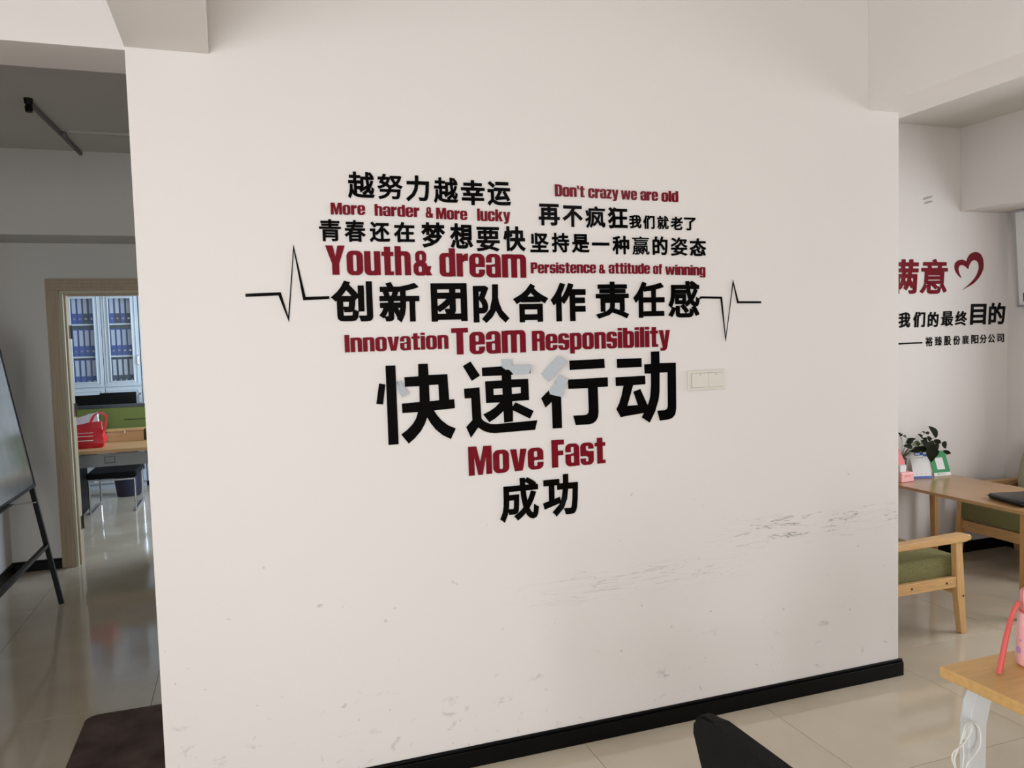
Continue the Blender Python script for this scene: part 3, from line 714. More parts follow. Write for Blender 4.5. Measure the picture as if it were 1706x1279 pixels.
hp = sp2(hp[:i1+1])[:-1]+sp2(hp[i1:i2+1])[:-1]+sp2(hp[i2:i3+1])[:-1]+sp2(hp[i3:]+hp[:1])[:-1]
lp = W_(hp, C6, S6, NLY); o = plate('heart_outline', [lp], RD, None, cen(lp), NLY)
tag(o, 'dark red open heart outline sticker right of 满意', 'wall decal')
# two bits of old tape above the lettering
for k, (x0, y0, x1, y1) in enumerate(((1539, 330, 1553, 326), (1541, 337, 1553, 334))):
    a, b = pxw(x0, y0, NLY), pxw(x1, y1, NLY); lp = [a, b, (b[0], b[1]-.010), (a[0], a[1]-.012)]
    o = plate('tape_scrap', [lp], M['tape'], None, cen(lp), NLY, 0.001)
    tag(o, ('upper' if k == 0 else 'lower')+' grey scrap of tape high on the nook wall', 'tape')

# switch plate
r = thing('light_switch', 'wide white light switch plate on the slogan wall, right of 动', 'switch', (1.783, WY-0.001, 1.403))
box('faceplate', -0.088, 0.088, -0.009, 0, -0.041, 0.041, M['plastic_white'], r, 0.003)
box('switch_surround', -0.074, 0.074, -0.0105, -0.008, -0.029, 0.030, M['plastic_line'], r, 0.0005)
for x0, x1 in ((-0.073, 0.0015), (0.003, 0.073)):
    k = box('rocker', x0, x1, -0.0145, -0.009, -0.028, 0.029, M['plastic_white'], r, 0.0012)
    box('indicator', (x0+x1)/2-0.004, (x0+x1)/2+0.004, -0.0152, -0.014, 0.022, 0.0245, M['plastic_line'], k)

# ------------------------------------------------------------------ corridor
# ceiling conduits with black lamp holder
r = thing('ceiling_conduit', 'dark cable conduit with a black fitting on the corridor ceiling', 'conduit', (-0.985, 5.3, CZ))
bm = bmesh.new(); tube(bm, [(-0.02, -0.45, -0.018), (0.02, 0.68, -0.018)], 0.012, 10); fin('pipe', bm, M['conduit'], r, smooth=True)
bm = bmesh.new(); lathe(bm, [(0.0, -0.072), (0.017, -0.070), (0.020, -0.046), (0.015, -0.034), (0.021, -0.022), (0.022, 0.0)], 18, (-0.02, -0.50, 0)); fin('lamp_holder', bm, M['black_plastic'], r, smooth=True)
bm = bmesh.new(); bx(bm, 0.0, 0.03, 0.16, 0.20, -0.032, 0, 0.002); fin('clip', bm, M['conduit'], r)
bm = bmesh.new(); bx(bm, 0, 1.9, -0.012, 0.012, -0.018, 0, 0.002)
o = fin('cable_duct', bm, M['conduit_lt'], None, (-0.93, 5.43, CZ)); tag(o, 'thin pale cable duct crossing the corridor ceiling', 'conduit')

# whiteboard easel
r = thing('whiteboard_easel', 'glossy whiteboard on a black metal easel beside the corridor wall', 'easel', (-1.35, 5.0, 0))
LX0, LK = 0.198, -0.165        # leg foot x and lean per metre (local)
def lx(z): return LX0+LK*z
for y in (0.53, -1.28):
    bm = bmesh.new(); tube(bm, [(lx(0.0), y, 0.0), (lx(1.72), y, 1.72)], 0.019, 4); bmesh.ops.rotate(bm, verts=[], cent=(0, 0, 0), matrix=Matrix.Identity(3)); fin('leg', bm, M['board_frame'], r)
for y in (0.45, -1.20):
    bm = bmesh.new(); tube(bm, [(-0.245, y, 0.0), (lx(1.70)-0.02, y, 1.70)], 0.012, 8); fin('rear_leg', bm, M['board_frame'], r)
bm = bmesh.new(); tube(bm, [(lx(0.38), -1.28, 0.38), (lx(0.38), 0.53, 0.38)], 0.016, 4); fin('stretcher', bm, M['board_frame'], r)
for y in (0.49, -1.24):
    bm = bmesh.new(); tube(bm, [(lx(0.665)+0.015, y, 0.665), (-0.245+0.27*0.665/1.7*0.35, y, 0.665)], 0.006, 6); fin('side_brace', bm, M['chrome'], r)
ang = math.atan(LK)
mb = Matrix.Translation((lx(0.775)+0.026, 0, 0.775)) @ Matrix.Rotation(ang, 4, 'Y')
bm = bmesh.new(); bx(bm, -0.004, 0.004, -1.30, 0.49, 0.0, 0.92, mtx=mb); bd = fin('board', bm, M['board_white'], r)
bm = bmesh.new()
for a in ((-1.31, 0.495, -0.012, 0.006), (-1.31, 0.495, 0.914, 0.932)): bx(bm, -0.009, 0.009, *a, mtx=mb)
for a in ((-1.31, -1.298, 0, 0.92), (0.487, 0.496, 0, 0.92)): bx(bm, -0.009, 0.009, *a, mtx=mb)
fin('frame', bm, M['board_frame'], r)
bm = bmesh.new(); bx(bm, 0.009, 0.014, -1.1, -0.1, -0.012, -0.006, mtx=mb); bx(bm, -0.009, 0.030, -1.1, -0.1, -0.018, -0.012, mtx=mb); fin('tray', bm, M['board_frame'], r)

# doormat
bm = bmesh.new(); lp = []
for cx, cy, a0 in ((0.05, 3.685, 0), (-0.66, 3.685, 90), (-0.66, 3.07, 180), (0.05, 3.07, 270)):
    for k in range(6): a_ = math.radians(a0+k*18); lp.append((cx+0.05*math.cos(a_), cy+0.05*math.sin(a_), 0.0005))
prism(bm, lp, (0, 0, 0.010))
o = fin('doormat', bm, M['mat']); tag(o, 'dark brown doormat on the corridor floor behind the slogan wall', 'mat')

# ------------------------------------------------------------------ office beyond the doorway
def cabinet(label):
    r = thing('filing_cabinet', label, 'cabinet', (0, 9.87, 0))
    W, H, Dp = 0.76, 2.27, 0.40
    bm = bmesh.new()
    bx(bm, 0, 0.018, 0.002, Dp, 0.06, H); bx(bm, W-0.018, W, 0.002, Dp, 0.06, H)
    bx(bm, 0.018, W-0.018, Dp-0.015, Dp, 0.06, H); bx(bm, 0.018, W-0.018, 0.002, Dp-0.015, H-0.02, H)
    bx(bm, 0.018, W-0.018, 0.002, Dp-0.015, 1.145, 1.18); bx(bm, 0.018, W-0.018, 0.002, Dp-0.015, 0.06, 0.08)
    bx(bm, 0.01, W-0.01, 0.012, Dp, 0.0, 0.06)
    fin('body', bm, M['cab'], r)
    for z in (1.866, 1.502, 0.60): box('shelf', 0.018, W-0.018, 0.006, Dp-0.02, z, z+0.018, M['cab'], r)
    for zi, (z0, z1) in enumerate(((1.17, 2.25), (0.07, 1.155))):
        for sd in (0, 1):
            x0 = 0.003+sd*(W/2); x1 = x0+W/2-0.006
            gx0, gx1 = x0+0.075, x1-0.075; gz0 = z0+(0.062 if zi == 0 else 0.30); gz1 = z1-0.085
            bm = bmesh.new()
            bx(bm, x0, gx0, -0.02, 0, z0, z1, 0.002); bx(bm, gx1, x1, -0.02, 0, z0, z1, 0.002)
            bx(bm, gx0, gx1, -0.02, 0, z0, gz0, 0.002); bx(bm, gx0, gx1, -0.02, 0, gz1, z1, 0.002)
            for (a, b, c, d) in ((gx0-0.014, gx0, gz0-0.014, gz1+0.014), (gx1, gx1+0.014, gz0-0.014, gz1+0.014), (gx0, gx1, gz0-0.014, gz0), (gx0, gx1, gz1, gz1+0.014)):
                bx(bm, a, b, -0.030, -0.018, c, d, 0.003)
            for (a, b, c, d) in ((x0+0.028, x0+0.034, z0+0.028, z1-0.028), (x1-0.034, x1-0.028, z0+0.028, z1-0.028), (x0+0.034, x1-0.034, z0+0.028, z0+0.034), (x0+0.034, x1-0.034, z1-0.034, z1-0.028)):
                bx(bm, a, b, -0.026, -0.018, c, d, 0.001)
            dr = fin('door', bm, M['cab'], r)
            box('glass_pane', gx0, gx1, -0.012, -0.008, gz0, gz1, M['glass'], dr)
            if sd == 1:
                bm = bmesh.new(); zc = 1.46 if zi == 0 else 1.02
                tube(bm, [(x1-0.020, -0.02, zc-0.05), (x1-0.020, -0.042, zc-0.04), (x1-0.020, -0.042, zc+0.04), (x1-0.020, -0.02, zc+0.05)], 0.006, 8)
                bx(bm, x1-0.03, x1-0.010, -0.024, -0.018, zc-0.065, zc+0.065)
                fin('handle', bm, M['chrome'], dr)
    return r
cab1 = cabinet('white filing cabinet with glass doors and blue binders, seen through the doorway'); cab1.location.x = -1.865
cab2 = copy_tree(cab1); cab2.location.x = -1.1; cab2['label'] = 'white filing cabinet right of the binder cabinet, mostly behind the slogan wall'
def binder(dark):
    r = thing('ring_binder', '', 'binder', group='blue ring binders in the filing cabinet')
    c = M['binder_dark'] if dark else M['binder']
    box('cover', -0.026, 0.026, 0, 0.24, 0, 0.305, c, r, 0.003)
    box('spine_label', -0.0185, 0.0185, -0.0012, 0.001, 0.115, 0.292, M['label'], r)
    bm = bmesh.new(); tube(bm, [(0, -0.001, 0.055), (0, 0.002, 0.055)], 0.011, 12); fin('finger_ring', bm, M['chrome'], r)
    return r
bd0, bd1 = binder(False), binder(True); used = set()
rows = [('top', 1.885, 0), ('middle', 1.521, 0), ('bottom', 1.181, 0), ('lowest', 0.619, 1)]
ordn = ['first', 'second', 'third', 'fourth', 'fifth', 'sixth']
for rn, z, low in rows:
    for sd in (0, 1):
        for k in range(6):
            dark = (rn == 'top' and ((sd == 0 and k == 3) or (sd == 1 and k in (2, 4)))) or (rn == 'bottom' and sd == 1)
            src = bd1 if dark else bd0
            b = src if src not in used and not used.add(src) else copy_tree(src)
            b.location = (-1.865+sd*0.38+0.047+k*0.0575, 9.90+random.uniform(0, .012), z+0.0005)
            if rn == 'top' and sd == 0 and k == 5: b.rotation_euler = (0, math.radians(-1.0), 0); b.location.x += 0.006
            b['label'] = '%s binder, %s from the left on the %s shelf behind the %s glass door' % ('navy' if dark else 'blue', ordn[k], rn, 'right' if sd else 'left')
            if not dark: b['group'] = 'blue ring binders in the filing cabinet'
            else: b['group'] = 'navy ring binders in the filing cabinet'

# desk nearest the doorway
r = thing('office_desk', 'office desk with wooden top and grey steel apron beyond the doorway', 'desk', (-1.1, 7.3, 0))
box('desktop', -0.60, 0.60, 0, 0.80, 0.722, 0.75, M['kraft'], r, 0.003)
ap = box('apron', -0.58, 0.58, 0.03, 0.05, 0.605, 0.712, M['deskgrey'], r, 0.002)
bm = bmesh.new()
for a in ((-0.04, 0.04, 0.685, 0.690), (-0.04, 0.04, 0.632, 0.637), (-0.04, -0.035, 0.637, 0.685), (0.035, 0.04, 0.637, 0.685)): bx(bm, a[0]+0.0, a[1]+0.0, 0.025, 0.031, a[2], a[3])
fin('socket_cover', bm, M['partition_cap'], ap)
for x in (-0.56, 0.53):
    for y in (0.06, 0.74): box('leg', x, x+0.03, y-0.02, y+0.02, 0, 0.722, M['deskgrey'], r, 0.002)
r = thing('desk_partition', 'green fabric desk partition with a dark rail on top', 'partition', (-1.1, 8.13, 0))
box('panel', -0.62, 0.62, 0, 0.028, 0.7, 1.045, M['screen_green'], r, 0.002)
box('top_rail', -0.63, 0.63, -0.004, 0.032, 1.045, 1.075, M['partition_cap'], r, 0.002)
box('pen_slot', 0.02, 0.36, -0.003, 0.001, 0.925, 0.931, M['black_plastic'], r)
box('leg', -0.62, -0.59, 0, 0.028, 0, 0.7, M['partition_cap'], r); box('leg', 0.59, 0.62, 0, 0.028, 0, 0.7, M['partition_cap'], r)
# wooden box on the desk
r = thing('wooden_box', 'long light wooden box with a small clasp on the office desk', 'box', (-1.03, 7.95, 0.75))
bm = bmesh.new(); bx(bm, -0.17, 0.14, -0.07, 0.07, 0, 0.088, 0.002); fin('body', bm, M['kraft'], r)
bm = bmesh.new(); bx(bm, -0.175, 0.145, -0.075, 0.075, 0.096, 0.110, 0.003); bx(bm, -0.165, 0.135, -0.06, 0.06, 0.085, 0.097); fin('lid', bm, M['oak'], r)
box('clasp', -0.022, -0.010, -0.079, -0.070, 0.075, 0.100, M['chrome'], r)
r = thing('file_tray', 'olive green file holder at the right end of the office desk', 'tray', (-0.80, 7.95, 0.75))
bm = bmesh.new(); bx(bm, -0.07, 0.10, -0.08, 0.09, 0, 0.012); bx(bm, -0.07, -0.062, -0.08, 0.09, 0.012, 0.11); bx(bm, 0.092, 0.10, -0.08, 0.09, 0.012, 0.11); bx(bm, -0.07, 0.10, 0.082, 0.09, 0.012, 0.11); bx(bm, -0.07, 0.10, -0.08, -0.072, 0.012, 0.10)
fin('shell', bm, M['screen_green'], r)
# red shopping bag
def sheet_bag(r, mt, x0, x1, y0, y1, h, top_in, lip):
    bm = bmesh.new(); rings = []
    for k in range(9):
        t = k/8; z = h*t; bulge = 0.02*math.sin(math.pi*min(t*1.3, 1))
        ring = []
        for a in range(24):
            th = 2*math.pi*a/24; cx, sy = math.cos(th), math.sin(th)
            s_ = max(abs(cx), abs(sy)); ux, uy = cx/s_, sy/s_
            hx = (x1-x0)/2+bulge-0.2*top_in*t; hy = ((y1-y0)/2+bulge)*(1-0.55*t)
            zz = z+(lip*math.cos(th*1.0+0.5) if k == 8 else (lip*.5*math.cos(th+0.5) if k == 7 else 0))
            ring.append(bm.verts.new(((x0+x1)/2+ux*hx+0.006*math.sin(7*th+k), (y0+y1)/2+uy*hy+0.005*math.sin(5*th+2*k), zz)))
        rings.append(ring)
    for a, b in zip(rings, rings[1:]):
        for k in range(24): bm.faces.new((a[k], a[(k+1) % 24], b[(k+1) % 24], b[k]))
    bm.faces.new(rings[0][::-1])
    return fin('bag_body', bm, mt, r, smooth=True)
r = thing('shopping_bag', 'bright red plastic shopping bag with white print on the office desk', 'bag', (-1.235, 7.55, 0.7505))
sheet_bag(r, M['red_bag'], -0.17, 0.055, -0.06, 0.07, 0.205, 0.02, 0.022)
for k, y in enumerate((-0.04, 0.045)):
    bm = bmesh.new(); tube(bm, smooth_path([(-0.04, y, 0.19), (-0.01, y+0.01, 0.265), (0.04, y+0.01, 0.297), (0.085, y+0.02, 0.265), (0.08, y+0.01, 0.19), (0.055, y, 0.10)]), 0.014, 6, flat=0.4)
    fin('handle', bm, M['red_bag'], r, smooth=True)
for k, (z, hgt, x0) in enumerate(((0.132, 0.005, -0.135), (0.104, 0.004, -0.14), (0.066, 0.006, -0.14))):
    bm = bmesh.new()
    if k == 0:
        for q in range(8): bx(bm, x0+q*0.017, x0+q*0.017+0.010, -0.088, -0.078, z, z+hgt)
    else: bx(bm, x0, x0+0.135, -0.093, -0.078, z, z+hgt)
    o = fin('print', bm, M['white_print'], r)
r = thing('plastic_bag', 'crumpled white plastic bag behind the red shopping bag', 'bag', (-1.33, 7.80, 0.7505))
sheet_bag(r, M['white_bag'], -0.10, 0.10, -0.08, 0.07, 0.255, 0.1, 0.03)
# second desk, monitors
r = thing('office_desk', 'second office desk behind the partition carrying two monitors', 'desk', (-1.2, 9.14, 0))
box('desktop', -0.60, 0.85, 0, 0.55, 0.722, 0.75, M['kraft'], r, 0.003)
for x in (-0.58, 0.82):
    for y in (0.04, 0.50): box('leg', x-0.015, x+0.015, y-0.015, y+0.015, 0, 0.722, M['deskgrey'], r)
def monitor(label, x0, x1, y, z0, z1):
    c = (x0+x1)/2; r = thing('monitor', label, 'monitor', (c, y, 0.7505)); h = (x1-x0)/2
    box('screen', -h, h, -0.02, 0.02, z0-0.75, z1-0.75, M['black_plastic'], r, 0.006)
    box('stand', -0.025, 0.025, 0.0, 0.05, 0.01, z0-0.70, M['black_plastic'], r, 0.003)
    bm = bmesh.new(); lathe(bm, [(0.10, 0), (0.10, 0.006), (0.03, 0.014), (0.0, 0.014)], 20, (0, 0.02, 0)); fin('foot', bm, M['black_plastic'], r)
a = at(122, 660, 1, 9.5); b = at(190, 658, 1, 9.5); c = at(166, 655, 1, 9.27); d = at(227, 655, 1, 9.27)
monitor('black monitor on the left above the green partition', a.x, b.x, 9.55, 0.86, a.z)
monitor('black monitor on the right, nearer and slightly taller, above the green partition', c.x, d.x, 9.27, 0.86, c.z)
# pedestal, chair, bin
r = thing('drawer_pedestal', 'dark drawer pedestal standing under the left of the office desk', 'drawers', (-1.56, 8.2, 0))
box('body', -0.17, 0.055, 0, 0.45, 0.02, 0.50, M['black_plastic'], r, 0.004)
for k in range(3):
    dd = box('drawer', -0.16, 0.045, -0.012, 0, 0.04+k*0.15, 0.18+k*0.15, M['black_plastic'], r, 0.002); box('handle', -0.08, 0.01, -0.020, -0.012, 0.15+k*0.15, 0.16+k*0.15, M['black_gloss'], dd)
r = thing('visitor_chair', 'black visitor chair with thin chrome sled frame in the office', 'chair', (-1.255, 8.4, 0))
for sx in (-0.2, 0.2):
    bm = bmesh.new(); tube(bm, [(sx, 0.0, 0.325), (sx, 0.0, 0.012), (sx, 0.58, 0.012), (sx*1.0, 0.62, 0.40), (sx, 0.66, 0.86)], 0.010, 8); fin('sled_frame', bm, M['chrome'], r, smooth=True)
bm = bmesh.new(); tube(bm, [(-0.2, 0.0, 0.325), (0.2, 0.0, 0.325)], 0.010, 8); fin('front_rail', bm, M['chrome'], r, smooth=True)
box('seat', -0.22, 0.22, -0.01, 0.55, 0.337, 0.40, M['black_fab'], r, 0.015)
box('backrest', -0.22, 0.22, 0.625, 0.655, 0.56, 0.88, M['black_fab'], r, 0.012)
r = thing('waste_bin', 'round navy blue waste bin on the office floor behind the chair', 'bin', (-1.235, 9.36, 0))
bm = bmesh.new(); lathe(bm, [(0.115, 0), (0.12, 0.01), (0.155, 0.30), (0.15, 0.30), (0.112, 0.015)], 28); fin('bucket', bm, M['bin_blue'], r, smooth=True)
bm = bmesh.new(); lathe(bm, [(0.150, 0.27), (0.166, 0.275), (0.168, 0.31), (0.155, 0.335), (0.14, 0.32)], 28, cap=False); fin('bin_liner', bm, M['black_plastic'], r, smooth=True)

# ------------------------------------------------------------------ seating nook
def armchair(label, with_cushion):
    """local: faces +X, front feet at x = 0, near arm at y = 0, width .62"""
    r = thing('armchair', label, 'armchair')
    Wd = 0.62
    for y in (0.0, Wd):
        sg = 1 if y == 0 else -1
        y0, y1 = (y, y+0.034) if y == 0 else (y-0.034, y)
        # front leg: tapered and gently raked
        bm = bmesh.new(); prism(bm, [(-0.075, y0, 0.49), (-0.03, y0, 0.49), (-0.018, y0, 0.30), (-0.006, y0, 0.12), (0.004, y0, 0.0), (-0.032, y0, 0.0), (-0.060, y0, 0.20)], (0, y1-y0, 0)); bmesh.ops.bevel(bm, geom=bm.edges[:], offset=0.003, segments=1, affect='EDGES'); lg = fin('leg', bm, M['oak_z'], r)
        bm = bmesh.new(); tube(bm, [(-0.022, y0-0.001 if sg > 0 else y1+0.001, 0.20), (-0.022, (y0+y1)/2, 0.20)], 0.006, 10); fin('bolt', bm, M['bolt'], lg)
        bm = bmesh.new(); prism(bm, [(-0.56, y0, 0.50), (-0.515, y0, 0.50), (-0.50, y0, 0.30), (-0.56, y0, 0.0), (-0.592, y0, 0.0), (-0.55, y0, 0.30)], (0, y1-y0, 0)); fin('leg', bm, M['oak_z'], r)
        # arm: flat board with a bevelled front end
        ya, yb = y0-0.012, y1+0.012
        bm = bmesh.new(); prism(bm, [(-0.60, ya, 0.482), (-0.02, ya, 0.484), (0.012, ya, 0.492), (0.022, ya, 0.505), (0.012, ya, 0.518), (-0.02, ya, 0.522), (-0.60, ya, 0.510)], (0, yb-ya, 0))
        bmesh.ops.bevel(bm, geom=bm.edges[:], offset=0.003, segments=1, affect='EDGES'); fin('armrest', bm, M['oak'], r)
        bm = bmesh.new(); bx(bm, -0.53, -0.052, y0+0.004, y1-0.004, 0.25, 0.305, 0.002); rl = fin('side_rail', bm, M['oak'], r)
        for xx in (-0.36, -0.13):
            bm = bmesh.new(); yy = y0+0.003 if sg > 0 else y1-0.003
            tube(bm, [(xx, yy-0.001*sg, 0.278), (xx, (y0+y1)/2, 0.278)], 0.006, 10); fin('bolt', bm, M['bolt'], rl)
    bm = bmesh.new(); bx(bm, -0.052, -0.030, 0.034, Wd-0.034, 0.205, 0.275, 0.002); fin('front_rail', bm, M['oak_y'], r)
    bm = bmesh.new(); bx(bm, -0.545, -0.525, 0.034, Wd-0.034, 0.25, 0.305, 0.002); fin('back_rail', bm, M['oak_y'], r)
    bm = bmesh.new(); bx(bm, -0.52, -0.012, 0.038, Wd-0.038, 0.285, 0.405, 0.018, seg=3); fin('seat_cushion', bm, M['green'], r, smooth=True)
    mb_ = Matrix.Translation((-0.50, 0, 0.38)) @ Matrix.Rotation(math.radians(-14), 4, 'Y')
    bm = bmesh.new(); bx(bm, -0.09, 0.0, 0.045, Wd-0.045, 0.0, 0.44, 0.03, mtx=mb_, seg=3); fin('back_cushion', bm, M['green'], r, smooth=True)
    bm = bmesh.new()
    for yy in (0.06, Wd-0.095): bx(bm, -0.115, -0.09, yy, yy+0.035, -0.08, 0.47, 0.003, mtx=mb_)
    bx(bm, -0.118, -0.092, 0.05, Wd-0.05, 0.40, 0.46, 0.003, mtx=mb_); fin('back_frame', bm, M['oak_z'], r)
    return r
ch1 = armchair('oak armchair with green linen seat between the slogan wall and the nook table', False); ch1.location = (3.485, 2.995, 0)
ch2 = copy_tree(ch1); ch2['label'] = 'oak armchair with green linen seat against the right wall beyond the table'
ch2.rotation_euler = (0, 0, math.pi); ch2.location = (4.54, 4.0, 0)
r = thing('throw_cushion', 'pale grey-green cushion leaning on the armchair against the right wall', 'cushion', (4.925, 3.66, 0.415))
bm = bmesh.new(); bmesh.ops.create_uvsphere(bm, u_segments=24, v_segments=12, radius=1.0)
for v in bm.verts:
    x, y, z = v.co; s_ = lambda q: math.copysign(abs(q)**0.6, q)
    v.co = (x*0.055, s_(y)*0.19, s_(z)*0.19)
bmesh.ops.transform(bm, matrix=Matrix.Translation((0.03, 0, 0.20)) @ Matrix.Rotation(math.radians(14), 4, 'Y'), verts=bm.verts); fin('cover', bm, M['cushion'], r, smooth=True)

# nook table with rounded corners and four legs
r = thing('side_table', 'long wooden table with rounded corners against the nook wall', 'table', (4.155, 3.50, 0))
hx, hy, rr = 0.285, 0.555, 0.06; lp = []
for cx, cy, a0 in ((hx-rr, hy-rr, 0), (-hx+rr, hy-rr, 90), (-hx+rr, -hy+rr, 180), (hx-rr, -hy+rr, 270)):
    for k in range(7): a_ = math.radians(a0+k*15); lp.append((cx+rr*math.cos(a_), cy+rr*math.sin(a_), 0.582))
bm = bmesh.new(); prism(bm, lp, (0, 0, 0.018)); bmesh.ops.bevel(bm, geom=[e_ for e_ in bm.edges if abs(e_.verts[0].co.z-e_.verts[1].co.z) < 1e-5], offset=0.003, segments=2, affect='EDGES'); fin('tabletop', bm, M['table'], r)
for sx in (-1, 1):
    for sy in (-1, 1):
        bm = bmesh.new(); x, y = sx*(hx-0.052-(0.045 if sx > 0 else 0)), sy*(hy-0.065)
        for z, q in ((0.582, 0.024), (0.0, 0.017)): pass
        vs = []
        for z, q in ((0.0, 0.016), (0.582, 0.022)): vs.append([bm.verts.new((x+a_*q+sx*0.012*(1-z/0.582), y+b_*q, z)) for a_, b_ in ((-1, -1), (1, -1), (1, 1), (-1, 1))])
        bm.faces.new(vs[0][::-1]); bm.faces.new(vs[1])
        for k in range(4): bm.faces.new((vs[0][k], vs[0][(k+1) % 4], vs[1][(k+1) % 4], vs[1][k]))
        bmesh.ops.bevel(bm, geom=bm.edges[:], offset=0.004, segments=2, affect='EDGES'); fin('leg', bm, M['table_leg'], r)
# black laptop bag / sleeve lying on the table
r = thing('laptop_sleeve', 'black padded laptop sleeve lying on the nook table', 'laptop sleeve', (4.10, 3.12, 0.6005))
bm = bmesh.new(); bx(bm, -0.14, 0.21, -0.11, 0.16, 0.0, 0.032, 0.014, mtx=Matrix.Rotation(math.radians(-14), 4, 'Z'), seg=4); fin('case', bm, M['black_gloss'], r, smooth=True)
bm = bmesh.new(); bx(bm, -0.141, 0.211, -0.111, 0.161, 0.014, 0.018, 0.0, mtx=Matrix.Rotation(math.radians(-14), 4, 'Z')); fin('zip', bm, M['black_plastic'], r)

# counter signs (the codes they carry are left out)
def sign(name, label, p0, p1, h, lean, kind):
    p0 = Vector((*p0, 0.6)); p1 = Vector((*p1, 0.6)); u = (p1-p0); w_ = u.length; u.normalize()
    back = Vector((-u.y, u.x, 0))
    r = thing(name, label, 'sign', (p0+p1)/2+Vector((0, 0, 0.0005)), math.atan2(u.y, u.x))
    R = Matrix.Rotation(-lean, 4, 'X'); H = h/math.cos(lean)
    bm = bmesh.new(); bx(bm, -w_/2, w_/2, 0, 0.004, 0, H, 0.001, mtx=R); pn = fin('panel', bm, M['paper'] if kind == 'blue' else M['sign_green'], r)
    bm = bmesh.new(); bx(bm, -w_/2, w_/2, 0.002, 0.06, 0.0, 0.003); fin('foot', bm, M['glass'], r)
    def patch(nm, x0, x1, z0, z1, m_, d=0.0008, par=None):
        bm = bmesh.new(); bx(bm, x0*w_/2, x1*w_/2, -d, 0.0, z0*H, z1*H, mtx=R); return fin(nm, bm, m_, par or r)
    if kind == 'blue':
        patch('blue_band', -1, 1, 0.0, 0.075, M['sign_blue']); patch('header', -0.45, 0.55, 0.84, 0.95, M['sign_blue'])
        patch('header', 0.5, 1.0, 0.80, 0.88, M['sign_blue']); patch('logo_patch', -0.35, 0.15, 0.865, 0.925, M['label'], 0.0014)
        for q in range(4): patch('print', -0.42+q*0.24, -0.42+q*0.24+0.14, 0.745, 0.775, M['tape'])
        for q in range(3): patch('print', -0.70+q*0.5, -0.55+q*0.5, 0.145, 0.165, M['tape'])
    else:
        patch('white_band', -1, 1, 0.0, 0.13, M['paper']); patch('white_slip', -0.42, 0.48, 0.26, 0.74, M['paper'])
        patch('logo_patch', -0.55, -0.38, 0.045, 0.09, M['sign_green'], 0.0014); patch('print', -0.32, 0.35, 0.05, 0.08, M['tape'], 0.0014)
    return r
sign('counter_sign', 'white tilted counter sign with blue bands on the nook table', (4.122, 3.938), (4.238, 3.903), 0.168, math.radians(22), 'blue')
sign('counter_sign', 'green tilted counter sign with a white slip on the nook table', (4.29, 3.935), (4.425, 3.925), 0.155, math.radians(20), 'green')
# pink organiser and its paper
r = thing('desk_organiser', 'pink desk organiser at the left end of the nook table', 'organiser', (4.02, 3.915, 0.6005))
bm = bmesh.new(); bx(bm, -0.08, 0.025, -0.05, 0.02, 0, 0.062, 0.005); fin('drawer_box', bm, M['pink'], r)
box('drawer_slot', -0.05, -0.005, -0.0515, -0.049, 0.036, 0.044, M['pink_dark'], r)
bm = bmesh.new(); prism(bm, [(-0.08, 0.012, 0.062), (0.022, 0.012, 0.062), (0.010, 0.012, 0.12), (-0.03, 0.012, 0.20), (-0.08, 0.012, 0.24)], (0, 0.006, 0)); fin('back_panel', bm, M['pink_dark'], r)
o = box('note_pad', -0.05, 0.0, -0.03, -0.005, 0, 0.045, M['paper'], None, 0.001); o.location = (4.0, 3.915, 0.6635); tag(o, 'small white note pad standing in the pink organiser', 'notepad')
# potted pothos
PY = 3.985
r = thing('potted_pothos', 'dark green trailing houseplant in a smoky vase behind the counter signs', 'plant', (4.075, 4.01, 0.6005))
bm = bmesh.new(); lathe(bm, [(0.028, 0), (0.03, 0.004), (0.044, 0.13), (0.040, 0.13), (0.027, 0.01)], 20); fin('vase', bm, M['vase'], r, smooth=True)
bm = bmesh.new(); lathe(bm, [(0.024, 0.01), (0.036, 0.10)], 16); fin('soil', bm, M['soil'], r)
C7, S7 = (1490, 700), 11.63
leaves = [(820, 325, 655, 110, 130, 0), (600, 248, 682, 245, 44, 0), (545, 340, 445, 265, 48, 0), (690, 400, 640, 300, 64, 0), (250, 360, 420, 358, 44, 0), (230, 430, 372, 395, 72, 0),
          (350, 520, 165, 490, 74, 0), (640, 352, 520, 345, 42, 0), (620, 490, 505, 392, 130, 0), (640, 560, 360, 530, 96, 0), (690, 470, 715, 815, 190, 0), (770, 470, 850, 565, 110, 0),
          (765, 385, 905, 435, 74, 0), (915, 450, 1010, 522, 116, 0), (950, 590, 1100, 642, 58, 0), (968, 605, 1015, 692, 34, 0), (110, 295, 60, 235, 44, 0), (105, 300, 158, 246, 30, 0),
          (230, 322, 160, 300, 40, 1), (660, 450, 795, 500, 110, 0), (750, 560, 805, 720, 120, 0), (350, 470, 500, 440, 90, 1), (300, 590, 640, 560, 60, 0), (560, 420, 650, 560, 120, 0), (540, 215, 590, 235, 24, 0), (700, 430, 610, 600, 100, 0)]
crown = Vector((4.20, PY-0.05, 0.775))
